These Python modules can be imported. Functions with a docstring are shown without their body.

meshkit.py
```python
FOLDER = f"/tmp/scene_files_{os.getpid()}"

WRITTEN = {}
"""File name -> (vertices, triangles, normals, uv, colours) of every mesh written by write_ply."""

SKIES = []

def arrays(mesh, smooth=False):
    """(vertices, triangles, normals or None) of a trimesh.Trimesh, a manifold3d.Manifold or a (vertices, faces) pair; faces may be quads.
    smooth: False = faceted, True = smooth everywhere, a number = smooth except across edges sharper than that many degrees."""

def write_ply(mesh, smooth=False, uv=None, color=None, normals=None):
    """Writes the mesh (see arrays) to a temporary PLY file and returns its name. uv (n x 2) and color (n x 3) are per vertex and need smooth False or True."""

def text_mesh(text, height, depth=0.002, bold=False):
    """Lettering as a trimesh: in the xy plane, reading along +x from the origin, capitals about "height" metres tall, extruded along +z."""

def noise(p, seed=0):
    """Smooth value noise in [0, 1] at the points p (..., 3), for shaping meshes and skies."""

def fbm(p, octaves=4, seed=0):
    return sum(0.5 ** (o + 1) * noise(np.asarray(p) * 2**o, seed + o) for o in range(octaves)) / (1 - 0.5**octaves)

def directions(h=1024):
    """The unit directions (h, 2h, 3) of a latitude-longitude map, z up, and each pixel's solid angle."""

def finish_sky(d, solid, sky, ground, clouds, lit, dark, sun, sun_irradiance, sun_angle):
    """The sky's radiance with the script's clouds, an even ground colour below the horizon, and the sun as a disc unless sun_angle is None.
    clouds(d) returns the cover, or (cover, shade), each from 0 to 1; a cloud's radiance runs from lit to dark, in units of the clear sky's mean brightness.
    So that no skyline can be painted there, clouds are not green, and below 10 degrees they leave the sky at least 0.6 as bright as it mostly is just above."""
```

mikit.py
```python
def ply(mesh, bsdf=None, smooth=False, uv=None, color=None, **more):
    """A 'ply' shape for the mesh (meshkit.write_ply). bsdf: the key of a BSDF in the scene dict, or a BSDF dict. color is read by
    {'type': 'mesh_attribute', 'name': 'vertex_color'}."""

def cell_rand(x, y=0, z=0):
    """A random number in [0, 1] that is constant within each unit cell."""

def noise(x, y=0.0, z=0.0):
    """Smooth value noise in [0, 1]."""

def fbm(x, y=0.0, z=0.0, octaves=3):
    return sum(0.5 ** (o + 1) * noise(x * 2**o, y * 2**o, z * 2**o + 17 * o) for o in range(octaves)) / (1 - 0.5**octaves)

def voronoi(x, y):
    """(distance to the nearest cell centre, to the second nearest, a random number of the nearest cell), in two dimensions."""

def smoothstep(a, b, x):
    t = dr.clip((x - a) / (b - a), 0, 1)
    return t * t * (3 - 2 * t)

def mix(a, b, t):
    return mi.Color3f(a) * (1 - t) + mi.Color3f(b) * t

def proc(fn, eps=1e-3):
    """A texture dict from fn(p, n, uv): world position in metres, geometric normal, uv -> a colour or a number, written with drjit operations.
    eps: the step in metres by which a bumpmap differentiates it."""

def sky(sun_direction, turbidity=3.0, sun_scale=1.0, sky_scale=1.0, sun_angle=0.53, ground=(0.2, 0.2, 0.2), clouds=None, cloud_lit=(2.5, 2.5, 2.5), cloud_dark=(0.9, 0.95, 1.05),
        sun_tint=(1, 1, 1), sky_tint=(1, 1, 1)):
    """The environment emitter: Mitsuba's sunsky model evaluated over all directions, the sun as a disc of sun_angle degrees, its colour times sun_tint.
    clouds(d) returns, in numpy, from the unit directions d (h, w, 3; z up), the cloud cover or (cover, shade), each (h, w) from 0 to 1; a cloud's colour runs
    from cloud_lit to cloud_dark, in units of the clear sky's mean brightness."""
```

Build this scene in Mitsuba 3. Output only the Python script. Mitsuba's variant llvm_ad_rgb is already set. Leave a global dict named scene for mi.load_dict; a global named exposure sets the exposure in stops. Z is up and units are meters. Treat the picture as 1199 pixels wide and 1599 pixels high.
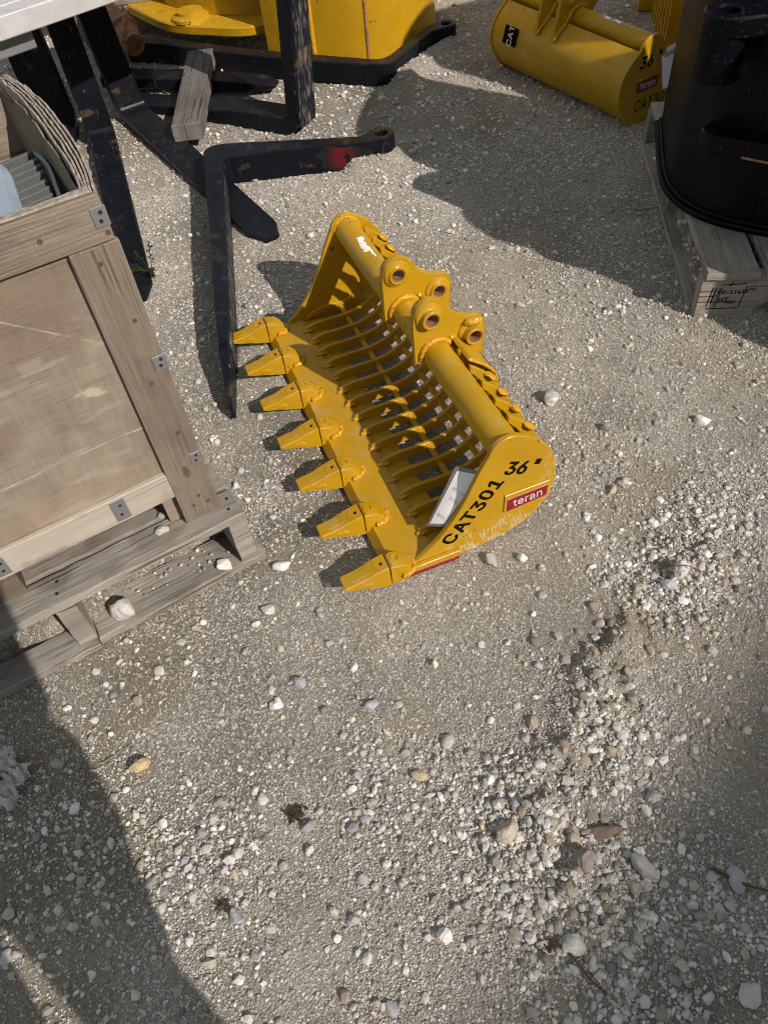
import math, random
import numpy as np, trimesh, drjit as dr, mitsuba as mi
import mikit, meshkit
from mikit import noise, fbm, voronoi, cell_rand, smoothstep, mix
from scipy.interpolate import splprep, splev
from shapely.geometry import Polygon

T = mi.ScalarTransform4f
scene, labels = {}, {}
rng = np.random.default_rng(7)
random.seed(7)

# ------------------------------------------------------------------ camera, sky, exposure
EYE = np.array([0.0, 0.0, 1.337])
PITCH, ROLL, FOC = 0.876979, -0.130099, 1209.285
cp, sp, cr, sr = math.cos(PITCH), math.sin(PITCH), math.cos(ROLL), math.sin(ROLL)
FWD = np.array([0, cp, -sp])
UPV = -sr * np.array([1, 0, 0]) + cr * np.array([0, sp, cp])
RGT = np.cross(FWD, UPV)
scene['camera'] = {'type': 'perspective', 'fov': math.degrees(2 * math.atan(599.5 / FOC)), 'fov_axis': 'x', 'near_clip': 0.02, 'far_clip': 400.0,
                   'to_world': T().look_at(origin=EYE.tolist(), target=(EYE + FWD).tolist(), up=UPV.tolist())}
SUN_AZ, SUN_EL = math.radians(-49.0), math.radians(36.0)
SUN = [math.cos(SUN_AZ) * math.cos(SUN_EL), math.sin(SUN_AZ) * math.cos(SUN_EL), math.sin(SUN_EL)]
def cloud_cover(d):
    q = d / np.maximum(d[..., 2:], 0.12)
    f = meshkit.fbm(np.stack([q[..., 0] * 0.9, q[..., 1] * 0.9, d[..., 2] * 2], -1), 5, 4)
    cover = np.clip((f - 0.40) / 0.16, 0, 1) * 0.9
    near_sun = np.clip((d @ (np.array(SUN)) - 0.95) / 0.04, 0, 1)
    return cover * (1 - near_sun), np.clip((f - 0.58) / 0.25, 0, 1) * 0.6
scene['sky'] = mikit.sky(SUN, turbidity=3.0, ground=(0.30, 0.28, 0.24), clouds=cloud_cover, cloud_lit=(1.68, 1.66, 1.64), cloud_dark=(1.0, 1.0, 1.0), sky_tint=(1.12, 1.0, 0.86), sun_tint=(0.92, 1.0, 1.28))
exposure = 1.68

# ------------------------------------------------------------------ registry helpers
def numbered(k):
    if k not in scene and k not in labels and not any(s.startswith(k + '__') for s in (scene if '__' not in k else ())):
        return k
    i = 1
    while f'{k}_{i:03d}' in scene or f'{k}_{i:03d}' in labels:
        i += 1
    return f'{k}_{i:03d}'

def thing(name, label, cat, group=None):
    k = numbered(name)
    labels[k] = {'label': label, 'category': cat}
    if group:
        labels[k]['group'] = group
    return k

def obj(name, mesh, mat, parent=None, smooth=False, uv=None, color=None, label=None):
    """one entry of the scene; a part when parent is given"""
    k = numbered(parent + '__' + name) if parent else name
    scene[k] = mikit.ply(mesh, mat, smooth=smooth, uv=uv, color=color)
    if label:
        labels[k] = {'label': label}
    return k

def tagged(name, mesh, mat, label, cat, group=None, **kw):
    k = thing(name, label, cat, group)
    obj(k, mesh, mat, None, **kw)
    return k

# ------------------------------------------------------------------ materials
def rgb(*c):
    return {'type': 'rgb', 'value': [float(x) for x in c]}

def two(d):
    return {'type': 'twosided', 'bsdf': d}

def bumped(d, fn, scale, eps=1e-3):
    return {'type': 'bumpmap', 'arbitrary': mikit.proc(fn, eps), 'scale': scale, 'bsdf': d}

def gravel_col(p, n, uv):
    big = fbm(p.x * 2.3, p.y * 2.3, 3.0, 3)
    d1, d2, r1 = voronoi(p.x * 330, p.y * 330)
    e1, e2, r2 = voronoi(p.x * 150 + 7, p.y * 150)
    fines = mix((0.240, 0.224, 0.188), (0.445, 0.422, 0.368), r1 * 0.75 + 0.25 * noise(p.x * 900, p.y * 900))
    pale = mix((0.36, 0.34, 0.29), (0.74, 0.71, 0.64), cell_rand(r1 * 977.0, r2 * 31.0))
    c = mix(fines, pale, dr.select(r1 > 0.68, 1.0, 0.0) * smoothstep(0.62, 0.35, d1))
    c = mix(c, mix((0.32, 0.305, 0.265), (0.68, 0.66, 0.60), r2 * 7.0 - dr.floor(r2 * 7.0)), dr.select(r2 > 0.72, 1.0, 0.0) * smoothstep(0.5, 0.36, e1))
    damp = smoothstep(0.52, 0.72, big)
    sand = smoothstep(0.50, 0.66, fbm(p.x * 3.4 + 9, p.y * 3.4, 6.0, 3))
    c = mix(c, mix((0.25, 0.215, 0.155), (0.40, 0.355, 0.27), r1), 0.62 * sand)
    return c * (1.0 - 0.24 * damp) * (0.86 + 0.3 * noise(p.x * 9, p.y * 9))

def gravel_bump(p, n, uv):
    d1, d2, r1 = voronoi(p.x * 330, p.y * 330)
    e1, e2, r2 = voronoi(p.x * 150 + 7, p.y * 150)
    h = (0.4 + 0.6 * r1) * smoothstep(0.75, 0.15, d1) * 0.0024
    return h + dr.select(r2 > 0.72, 1.0, 0.0) * smoothstep(0.52, 0.25, e1) * 0.003

scene['gravel_mat'] = two(bumped({'type': 'diffuse', 'reflectance': mikit.proc(gravel_col)}, gravel_bump, 1.0, 3e-4))
scene['stone_mat'] = two({'type': 'diffuse', 'reflectance': {'type': 'mesh_attribute', 'name': 'vertex_color'}})

def stone_col(p, n, uv):
    return mix((0.40, 0.40, 0.41), (0.84, 0.83, 0.80), smoothstep(0.30, 0.62, fbm(p.x * 75, p.y * 75, p.z * 75, 3)))
scene['marbled_stone_mat'] = two({'type': 'diffuse', 'reflectance': mikit.proc(stone_col)})

YEL = (0.60, 0.315, 0.016)
def yellow_col(p, n, uv):
    f = fbm(p.x * 14, p.y * 14, p.z * 14, 3)
    s = noise(p.x * 420, p.y * 420, p.z * 420)
    c = mix((0.425, 0.242, 0.003), (0.50, 0.294, 0.006), f)
    dust = smoothstep(0.45, 0.85, fbm(p.x * 37, p.y * 37, p.z * 37, 3)) * (0.03 + 0.17 * dr.maximum(n.z, 0.0))
    c = mix(c, (0.46, 0.40, 0.28), dust)
    chip = smoothstep(0.86, 0.89, noise(p.x * 110, p.y * 110, p.z * 110)) * smoothstep(0.62, 0.72, noise(p.x * 19, p.y * 19, p.z * 19))
    c = mix(c, (0.14, 0.05, 0.025), chip * smoothstep(0.25, 0.6, s + 0.2))
    return c

BO = np.array([-0.35783, 1.77558, 0.0]); BU = np.array([0.278817, -0.960344, 0]); BV = np.array([0.960344, 0.278817, 0])
def worn_col(p, n, uv):
    c = yellow_col(p, n, uv)
    v = (p.x - BO[0]) * BV[0] + (p.y - BO[1]) * BV[1]
    u = (p.x - BO[0]) * BU[0] + (p.y - BO[1]) * BU[1]
    side = smoothstep(0.215, 0.27, v) * dr.select(u > 0.9, 1.0, 0.0)
    edge = smoothstep(0.12, 0.0, p.z - 0.62 * (v - 0.43))                      # ground scuffing follows the heel
    lift = smoothstep(0.145, 0.02, p.z)
    a = 0.6 * noise(v * 460 + 60 * p.z, p.z * 85, 4.0) + 0.4 * noise(v * 800, p.z * 300, 6.0)
    b = fbm(v * 70, p.z * 30, 9.0, 3)
    wear = 0.50 * smoothstep(0.68, 0.755, 0.62 * a + 0.38 * b + 0.24 * lift - 0.06) * side * dr.maximum(lift, 0.45 * edge)
    rim = smoothstep(0.43, 0.475, v) * smoothstep(0.55, 0.75, a) * 0.8 * dr.select(u > 0.9, 1.0, 0.0)
    return mix(c, (0.66, 0.60, 0.46), dr.clip(wear + 0.7 * rim, 0, 1))

def paint(col, rough=0.36, coat=0.25):
    return two({'type': 'principled', 'base_color': col, 'roughness': rough, 'specular': 0.5, 'clearcoat': coat, 'clearcoat_gloss': 0.75})
def gloss(p, n, uv):
    return 0.26 + 0.30 * smoothstep(0.35, 0.7, fbm(p.x * 23, p.y * 23, p.z * 23, 3))
def peel(p, n, uv):
    return fbm(p.x * 210, p.y * 210, p.z * 210, 2)
scene['yellow_paint'] = two(bumped({'type': 'principled', 'base_color': mikit.proc(yellow_col), 'roughness': mikit.proc(gloss), 'specular': 0.4, 'clearcoat': 0.45, 'clearcoat_gloss': 0.92}, peel, 0.00035, 1e-3))
scene['worn_yellow_paint'] = paint(mikit.proc(worn_col), 0.4, 0.15)
def weld_h(p, n, uv):
    return noise(p.x * 170, p.y * 170, p.z * 170)
scene['weld_paint'] = two(bumped({'type': 'principled', 'base_color': rgb(0.56, 0.30, 0.015), 'roughness': 0.3, 'specular': 0.6}, weld_h, 0.003, 1e-3))
scene['groove_paint'] = two({'type': 'diffuse', 'reflectance': rgb(0.07, 0.02, 0.008)})
scene['red_paint'] = two({'type': 'principled', 'base_color': rgb(0.25, 0.010, 0.018), 'roughness': 0.35, 'specular': 0.5})
scene['black_print'] = two({'type': 'diffuse', 'reflectance': rgb(0.012, 0.011, 0.010)})
scene['white_print'] = two({'type': 'diffuse', 'reflectance': rgb(0.62, 0.60, 0.58)})
scene['grey_print'] = two({'type': 'diffuse', 'reflectance': rgb(0.36, 0.36, 0.37)})

def black_col(p, n, uv):
    c = mix((0.0050, 0.0062, 0.0098), (0.0105, 0.0125, 0.0185), fbm(p.x * 9, p.y * 9, p.z * 9, 3))
    rustiness = smoothstep(0.66, 0.80, fbm(p.x * 12 + 5, p.y * 12, p.z * 16, 4))
    c = mix(c, (0.10, 0.065, 0.038), rustiness * 0.8)
    dust = smoothstep(0.55, 0.85, fbm(p.x * 30, p.y * 30, p.z * 30 + 3, 3)) * (0.03 + 0.09 * dr.maximum(n.z, 0.0))
    c = mix(c, (0.19, 0.165, 0.13), dust)
    scr = smoothstep(0.86, 0.90, noise(p.x * 300 + p.y * 90, p.y * 40 - p.x * 12, p.z * 25)) * smoothstep(0.45, 0.65, noise(p.x * 8, p.y * 8, p.z * 8))
    return mix(c, (0.24, 0.23, 0.22), scr * 0.35)
scene['black_paint'] = two({'type': 'principled', 'base_color': mikit.proc(black_col), 'roughness': 0.38, 'specular': 0.17})
def scraped_col(p, n, uv):
    c = black_col(p, n, uv)
    s = smoothstep(0.52, 0.80, 0.7 * noise(p.x * 260, p.y * 260, p.z * 22) + 0.3 * fbm(p.x * 30, p.y * 30, p.z * 12, 3))
    return mix(c, (0.26, 0.255, 0.245), s * 0.6)
scene['scraped_black_paint'] = two({'type': 'principled', 'base_color': mikit.proc(scraped_col), 'roughness': 0.5})
def navy_col(p, n, uv):
    c = mix((0.0014, 0.0018, 0.0042), (0.0030, 0.0036, 0.0070), fbm(p.x * 6, p.y * 6, p.z * 6, 3))
    d = smoothstep(0.55, 0.85, fbm(p.x * 25, p.y * 25, p.z * 12, 3)) * 0.03
    sp_ = smoothstep(0.83, 0.86, noise(p.x * 160, p.y * 160, p.z * 160))
    return mix(mix(c, (0.10, 0.095, 0.08), d), (0.08, 0.075, 0.065), sp_ * 0.35)
def spray_col(p, n, uv):
    d = dr.sqrt(dr.square((p.x - 0.016) / 0.066) + dr.square((p.z - 0.060) / 0.085)) + 0.2 * (noise(p.x * 40, p.z * 40, 1.0) - 0.5)
    return mix(black_col(p, n, uv), (0.13, 0.005, 0.014), smoothstep(1.0, 0.0, d))
scene['red_overspray'] = two({'type': 'principled', 'base_color': mikit.proc(spray_col), 'roughness': 0.4})
scene['dark_bucket_paint'] = two({'type': 'principled', 'base_color': mikit.proc(navy_col), 'roughness': 0.42, 'specular': 0.16})
def bare_col(p, n, uv):
    return mix((0.58, 0.30, 0.02), (0.42, 0.38, 0.34), smoothstep(0.35, 0.6, fbm(p.x * 40, p.y * 40, p.z * 6, 3)))
scene['scraped_yellow'] = paint(mikit.proc(bare_col), 0.5, 0.0)
def rust_col(p, n, uv):
    f = fbm(p.x * 70, p.y * 70, p.z * 70, 3)
    return mix((0.15, 0.060, 0.028), (0.44, 0.235, 0.125), f)
scene['rust'] = two({'type': 'principled', 'base_color': mikit.proc(rust_col), 'roughness': 0.7})

def wood(dark, light, hole):
    def fn(p, n, uv):
        k = dr.floor(uv.x / 20 + 0.5)
        u, v = uv.x - 20 * k, uv.y
        w = noise(u * 2.4, v * 13, k * 3.1)
        fine = 0.6 * noise(u * 9, v * 420 + w * 7, k) + 0.4 * noise(u * 40, v * 700, k)
        ring = 0.5 + 0.5 * dr.sin(v * 190 + w * 7 + 3 * k)
        blot = fbm(u * 6 + k, v * 9, k * 1.7, 3)
        c = mix(dark, light, dr.clip(0.45 * fine + 0.06 * ring + 0.95 * blot - 0.24, 0, 1))
        crack = smoothstep(0.79, 0.84, noise(u * 5.5, v * 260 + w * 5, k + 7)) * smoothstep(0.35, 0.6, noise(u * 5, v * 14, k + 2))
        c = mix(c, (0.15, 0.125, 0.10), 0.45 * smoothstep(0.55, 0.75, fbm(u * 11, v * 16, k + 4.0, 4)))
        d, _, r = voronoi(u * 4.5 + k * 1.3, v * 11 + k)
        knot = smoothstep(0.085, 0.05, d) * dr.select(r > 0.82, 1.0, 0.0)
        return mix(c, hole, dr.clip(0.65 * crack + 0.75 * knot, 0, 1)) * (0.80 + 0.36 * cell_rand(k, 3.0, 1.0))
    return fn
def wood_h(p, n, uv):
    k = dr.floor(uv.x / 20 + 0.5)
    u, v = uv.x - 20 * k, uv.y
    return noise(u * 9, v * 420 + noise(u * 2.4, v * 13, k * 3.1) * 7, k)
def wood_mat(*cols):
    return two(bumped({'type': 'diffuse', 'reflectance': mikit.proc(wood(*cols))}, wood_h, 0.0012, 5e-4))
scene['grey_wood'] = wood_mat((0.185, 0.170, 0.146), (0.475, 0.45, 0.405), (0.06, 0.048, 0.036))
scene['grey_timber'] = wood_mat((0.10, 0.10, 0.10), (0.27, 0.265, 0.255), (0.04, 0.04, 0.04))
scene['brown_wood'] = wood_mat((0.135, 0.110, 0.084), (0.325, 0.278, 0.225), (0.10, 0.070, 0.045))
scene['pale_wood'] = wood_mat((0.46, 0.41, 0.33), (0.74, 0.69, 0.60), (0.30, 0.22, 0.14))
GU, GV = -0.152, 0.541
def ply_board(p, n, uv):
    k = dr.floor(uv.x / 20 + 0.5)
    u, v = uv.x - 20 * k, uv.y - 0.37
    w = noise(u * 3, v * 5, 2.0)
    f = 0.5 * noise(u * 22, v * 260 + w * 6, 1.0) + 0.5 * noise(u * 260 + w * 6, v * 24, 6.0)
    c = mix((0.135, 0.110, 0.080), (0.405, 0.350, 0.282), 0.30 * f + 0.35 * fbm(u * 5, v * 5, 3.0, 4) + 0.35 * fbm(u * 34, v * 26, 5.0, 3))
    c = mix(c, (0.43, 0.30, 0.17), smoothstep(0.5, 0.75, noise(u * 4.1, v * 4.1, 8.0)) * 0.28)
    c = mix(c, (0.18, 0.135, 0.095), smoothstep(0.46, 0.68, noise(u * 5.5, v * 7.5, 5.0)) * 0.5)
    c = mix(c, (0.50, 0.46, 0.40), 0.30 * smoothstep(0.62, 0.80, fbm(u * 14, v * 60, 4.0, 3)))
    s1 = dr.abs(v - 0.66 + 0.8 * (u + 0.165) - 0.02 * noise(u * 9, 0.0))
    s2 = dr.abs(v - 0.430 + 0.0 * (u + 0.30) - 0.006 * noise(u * 20, 3.0))
    scr = smoothstep(0.0030, 0.0006, s1) * noise(u * 60, v * 60, 1.0) + smoothstep(0.0026, 0.0006, s2) * noise(u * 70, v * 70, 4.0)
    dx, dy = (u - GU) / 0.030, (v - GV + 0.25 * (u - GU)) / 0.012
    gouge = smoothstep(1.1, 0.5, dr.sqrt(dx * dx + dy * dy) + 0.9 * (fbm(u * 90, v * 160, 2.0, 3) - 0.4))
    return mix(c, (0.55, 0.49, 0.40), dr.clip(0.75 * scr + 0.75 * gouge, 0, 1))
scene['plywood_face'] = two(bumped({'type': 'diffuse', 'reflectance': mikit.proc(ply_board)}, wood_h, 0.0008, 5e-4))
def ply_edge_col(p, n, uv):
    return mix((0.19, 0.155, 0.125), (0.50, 0.45, 0.38), fbm(p.x * 160, p.y * 160, p.z * 60, 3))
scene['frayed_wood'] = two(bumped({'type': 'diffuse', 'reflectance': mikit.proc(ply_edge_col)}, weld_h, 0.003, 1e-3))

def alu_col(p, n, uv):
    return mix((0.62, 0.62, 0.62), (0.84, 0.85, 0.86), fbm(p.x * 7, p.y * 45, p.z * 20, 3))
scene['aluminium'] = two({'type': 'principled', 'base_color': mikit.proc(alu_col), 'metallic': 0.4, 'roughness': 0.42})
scene['galvanised'] = two({'type': 'principled', 'base_color': rgb(0.33, 0.34, 0.35), 'metallic': 0.6, 'roughness': 0.5})
scene['dark_metal'] = two({'type': 'principled', 'base_color': rgb(0.05, 0.045, 0.04), 'metallic': 0.5, 'roughness': 0.5})
def machine_col(p, n, uv):
    return mix((0.24, 0.31, 0.38), (0.33, 0.41, 0.48), fbm(p.x * 22, p.y * 22, p.z * 22, 3))
scene['machine_paint'] = two({'type': 'principled', 'base_color': mikit.proc(machine_col), 'roughness': 0.45})
scene['dark_fin'] = two({'type': 'principled', 'base_color': rgb(0.10, 0.11, 0.105), 'roughness': 0.5})
scene['paper'] = two({'type': 'principled', 'base_color': rgb(0.88, 0.88, 0.88), 'roughness': 0.35, 'specular': 0.5})
scene['laminate_film'] = two({'type': 'principled', 'base_color': rgb(0.20, 0.195, 0.175), 'roughness': 0.18, 'specular': 0.6})
scene['plastic_film'] = {'type': 'principledthin', 'base_color': rgb(0.80, 0.80, 0.79), 'roughness': 0.25, 'diff_trans': 0.55, 'spec_trans': 0.05}
scene['leaf'] = {'type': 'principledthin', 'base_color': rgb(0.055, 0.075, 0.025), 'roughness': 0.5, 'diff_trans': 0.7}
scene['dry_straw'] = two({'type': 'diffuse', 'reflectance': rgb(0.26, 0.21, 0.14)})
scene['dead_leaf'] = two({'type': 'diffuse', 'reflectance': rgb(0.075, 0.055, 0.038)})
scene['bark'] = two({'type': 'diffuse', 'reflectance': rgb(0.13, 0.085, 0.06)})
scene['skin'] = two({'type': 'principled', 'base_color': rgb(0.45, 0.27, 0.19), 'roughness': 0.5})
scene['navy_cloth'] = two({'type': 'diffuse', 'reflectance': rgb(0.04, 0.05, 0.08)})
scene['denim'] = two({'type': 'diffuse', 'reflectance': rgb(0.07, 0.09, 0.14)})
scene['hair'] = two({'type': 'diffuse', 'reflectance': rgb(0.03, 0.02, 0.015)})
scene['wall_steel'] = two({'type': 'diffuse', 'reflectance': rgb(0.42, 0.43, 0.42)})

# ------------------------------------------------------------------ mesh helpers
def quads(q):
    q = np.asarray(q)
    return np.vstack([q[:, [0, 1, 2]], q[:, [0, 2, 3]]])

def ccw(pts):
    pts = np.asarray(pts, float)
    a = np.sum(pts[:, 0] * np.roll(pts[:, 1], -1) - np.roll(pts[:, 0], -1) * pts[:, 1])
    return pts if a > 0 else pts[::-1]

def inset(pts, c):
    e = np.roll(pts, -1, 0) - pts
    e /= np.linalg.norm(e, axis=1, keepdims=True) + 1e-12
    nrm = np.stack([-e[:, 1], e[:, 0]], 1)
    m = nrm + np.roll(nrm, 1, 0)
    l = np.sum(m * m, 1, keepdims=True)
    return pts + c * 2 * m / np.maximum(l, 0.8)

def plate(outline, t, holes=(), c=0.0015):
    """a flat plate: outline in xy, thickness 0..t along z, chamfered edges, through holes"""
    rings = [ccw(outline)] + [ccw(h)[::-1] for h in holes]
    ins = [inset(r, c) for r in rings]
    V, F, off = [], [], 0
    cap2, cap3 = Polygon(ins[0], [i for i in ins[1:]]), None
    cv, cf = trimesh.creation.triangulate_polygon(cap2, engine='earcut')
    cv = np.asarray(cv)
    for zz, flip in ((t, False), (0.0, True)):
        V.append(np.c_[cv, np.full(len(cv), zz)]); F.append((cf[:, ::-1] if flip else cf) + off); off += len(cv)
    for r, i in zip(rings, ins):
        n = len(r); k = np.arange(n); k2 = (k + 1) % n
        layers = [np.c_[i, np.zeros(n)], np.c_[r, np.full(n, c)], np.c_[r, np.full(n, t - c)], np.c_[i, np.full(n, t)]]
        V += layers
        for a in range(3):
            F.append(quads(np.stack([off + a * n + k, off + a * n + k2, off + (a + 1) * n + k2, off + (a + 1) * n + k], 1)))
        off += 4 * n
    m = trimesh.Trimesh(np.vstack(V), np.vstack(F), process=False)
    m.merge_vertices(digits_vertex=6)
    if m.volume < 0:
        m.invert()
    return m

def spline(pts, n=60, closed=False):
    pts = np.asarray(pts, float)
    if closed:
        pts = np.vstack([pts, pts[:1]])
    tck, _ = splprep(pts.T, s=0, per=closed, k=min(3, len(pts) - 1))
    o = np.array(splev(np.linspace(0, 1, n, endpoint=not closed), tck)).T
    return o

def circle(x, y, r, n=28):
    a = np.arange(n) * 2 * math.pi / n
    return np.c_[x + r * np.cos(a), y + r * np.sin(a)]

def lathe(loop, n=36):
    """closed (r, z) loop revolved about z"""
    loop = np.asarray(loop, float); m = len(loop)
    a = np.arange(n) * 2 * math.pi / n
    V = np.concatenate([np.c_[loop[:, 0] * math.cos(x), loop[:, 0] * math.sin(x), loop[:, 1]] for x in a])
    i, j = np.meshgrid(np.arange(n), np.arange(m), indexing='ij')
    i2, j2 = (i + 1) % n, (j + 1) % m
    F = quads(np.stack([i * m + j, i2 * m + j, i2 * m + j2, i * m + j2], -1).reshape(-1, 4))
    t = trimesh.Trimesh(V, F, process=False)
    if t.volume < 0:
        t.invert()
    return t

def tube(points, r, sides=8):
    p = np.asarray(points, float); r = np.broadcast_to(r, (len(p),))
    t = np.gradient(p, axis=0); t /= np.linalg.norm(t, axis=1, keepdims=True)
    a = np.cross(t, np.where(np.abs(t[:, 2:]) < 0.9, [0, 0, 1.0], [1.0, 0, 0])); a /= np.linalg.norm(a, axis=1, keepdims=True)
    b = np.cross(t, a); ang = np.arange(sides) * 2 * math.pi / sides
    V = p[:, None] + r[:, None, None] * (np.cos(ang)[None, :, None] * a[:, None] + np.sin(ang)[None, :, None] * b[:, None])
    i, j = np.meshgrid(np.arange(len(p) - 1), np.arange(sides), indexing='ij'); j2 = (j + 1) % sides
    F = quads(np.stack([i * sides + j, i * sides + j2, (i + 1) * sides + j2, (i + 1) * sides + j], -1).reshape(-1, 4))
    n = len(p)
    V = np.vstack([V.reshape(-1, 3), p[:1], p[-1:]]); j = np.arange(sides); j2 = (j + 1) % sides
    F = np.vstack([F, np.c_[j2, j, np.full(sides, n * sides)], np.c_[(n - 1) * sides + j, (n - 1) * sides + j2, np.full(sides, n * sides + 1)]])
    m = trimesh.Trimesh(V, F, process=False)
    if m.volume < 0:
        m.invert()
    return m

def frame(O, X, Y, Z):
    M = np.eye(4); M[:3, 0], M[:3, 1], M[:3, 2], M[:3, 3] = X, Y, Z, O
    return M

def moved(m, M):
    m = m.copy(); m.apply_transform(M)
    return m

def swap(m, order):
    """reorder the axes of a mesh: new axis i is old axis order[i]"""
    return trimesh.Trimesh(np.asarray(m.vertices)[:, order], m.faces, process=False)

def cat(*ms):
    return trimesh.util.concatenate(list(ms))

def cbox(lo, hi, c=0.002):
    lo, hi = np.asarray(lo, float), np.asarray(hi, float)
    m = plate([(lo[0], lo[1]), (hi[0], lo[1]), (hi[0], hi[1]), (lo[0], hi[1])], hi[2] - lo[2], c=min(c, 0.3 * min(hi - lo)))
    m.apply_translation([0, 0, lo[2]])
    return m

GRAIN = [0]
def timber(lo, hi, M, grain=0, c=0.002, rough=0.0, k=None):
    """a board in local coordinates lo..hi, uv in metres with the grain along the given axis; returns mesh, uv"""
    m = cbox(lo, hi, c)
    if rough:
        m = m.subdivide_to_size(0.03)
        v = np.asarray(m.vertices)
        v = v + rough * (np.stack([meshkit.fbm(v * 45 + s, 3) for s in (3.1, 17.7, 41.3)], 1) - 0.5) * 2
        m = trimesh.Trimesh(v, m.faces, process=False)
    GRAIN[0] += 1
    k = GRAIN[0] if k is None else k
    v, f = np.asarray(m.vertices), np.asarray(m.faces)
    n = np.abs(m.face_normals)
    V = v[f].reshape(-1, 3); ax = np.repeat(n.argmax(1), 3)
    o = [grain, (grain + 1) % 3, (grain + 2) % 3]
    u = V[:, o[0]].copy(); w = np.where(ax == o[1], V[:, o[2]] + 0.37, V[:, o[1]])
    end = ax == o[0]
    u[end] = 0.25 * V[end, o[2]]; w[end] = V[end, o[1]] + 3
    uv = np.c_[u + 20 * k, w]
    V = V @ M[:3, :3].T + M[:3, 3]
    return trimesh.Trimesh(V, np.arange(len(V)).reshape(-1, 3), process=False), uv

def wboard(name, lo, hi, M, mat, parent, grain=0, label=None, **kw):
    m, uv = timber(lo, hi, M, grain, **kw)
    return obj(name, m, mat, parent, uv=uv, label=label)

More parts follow.
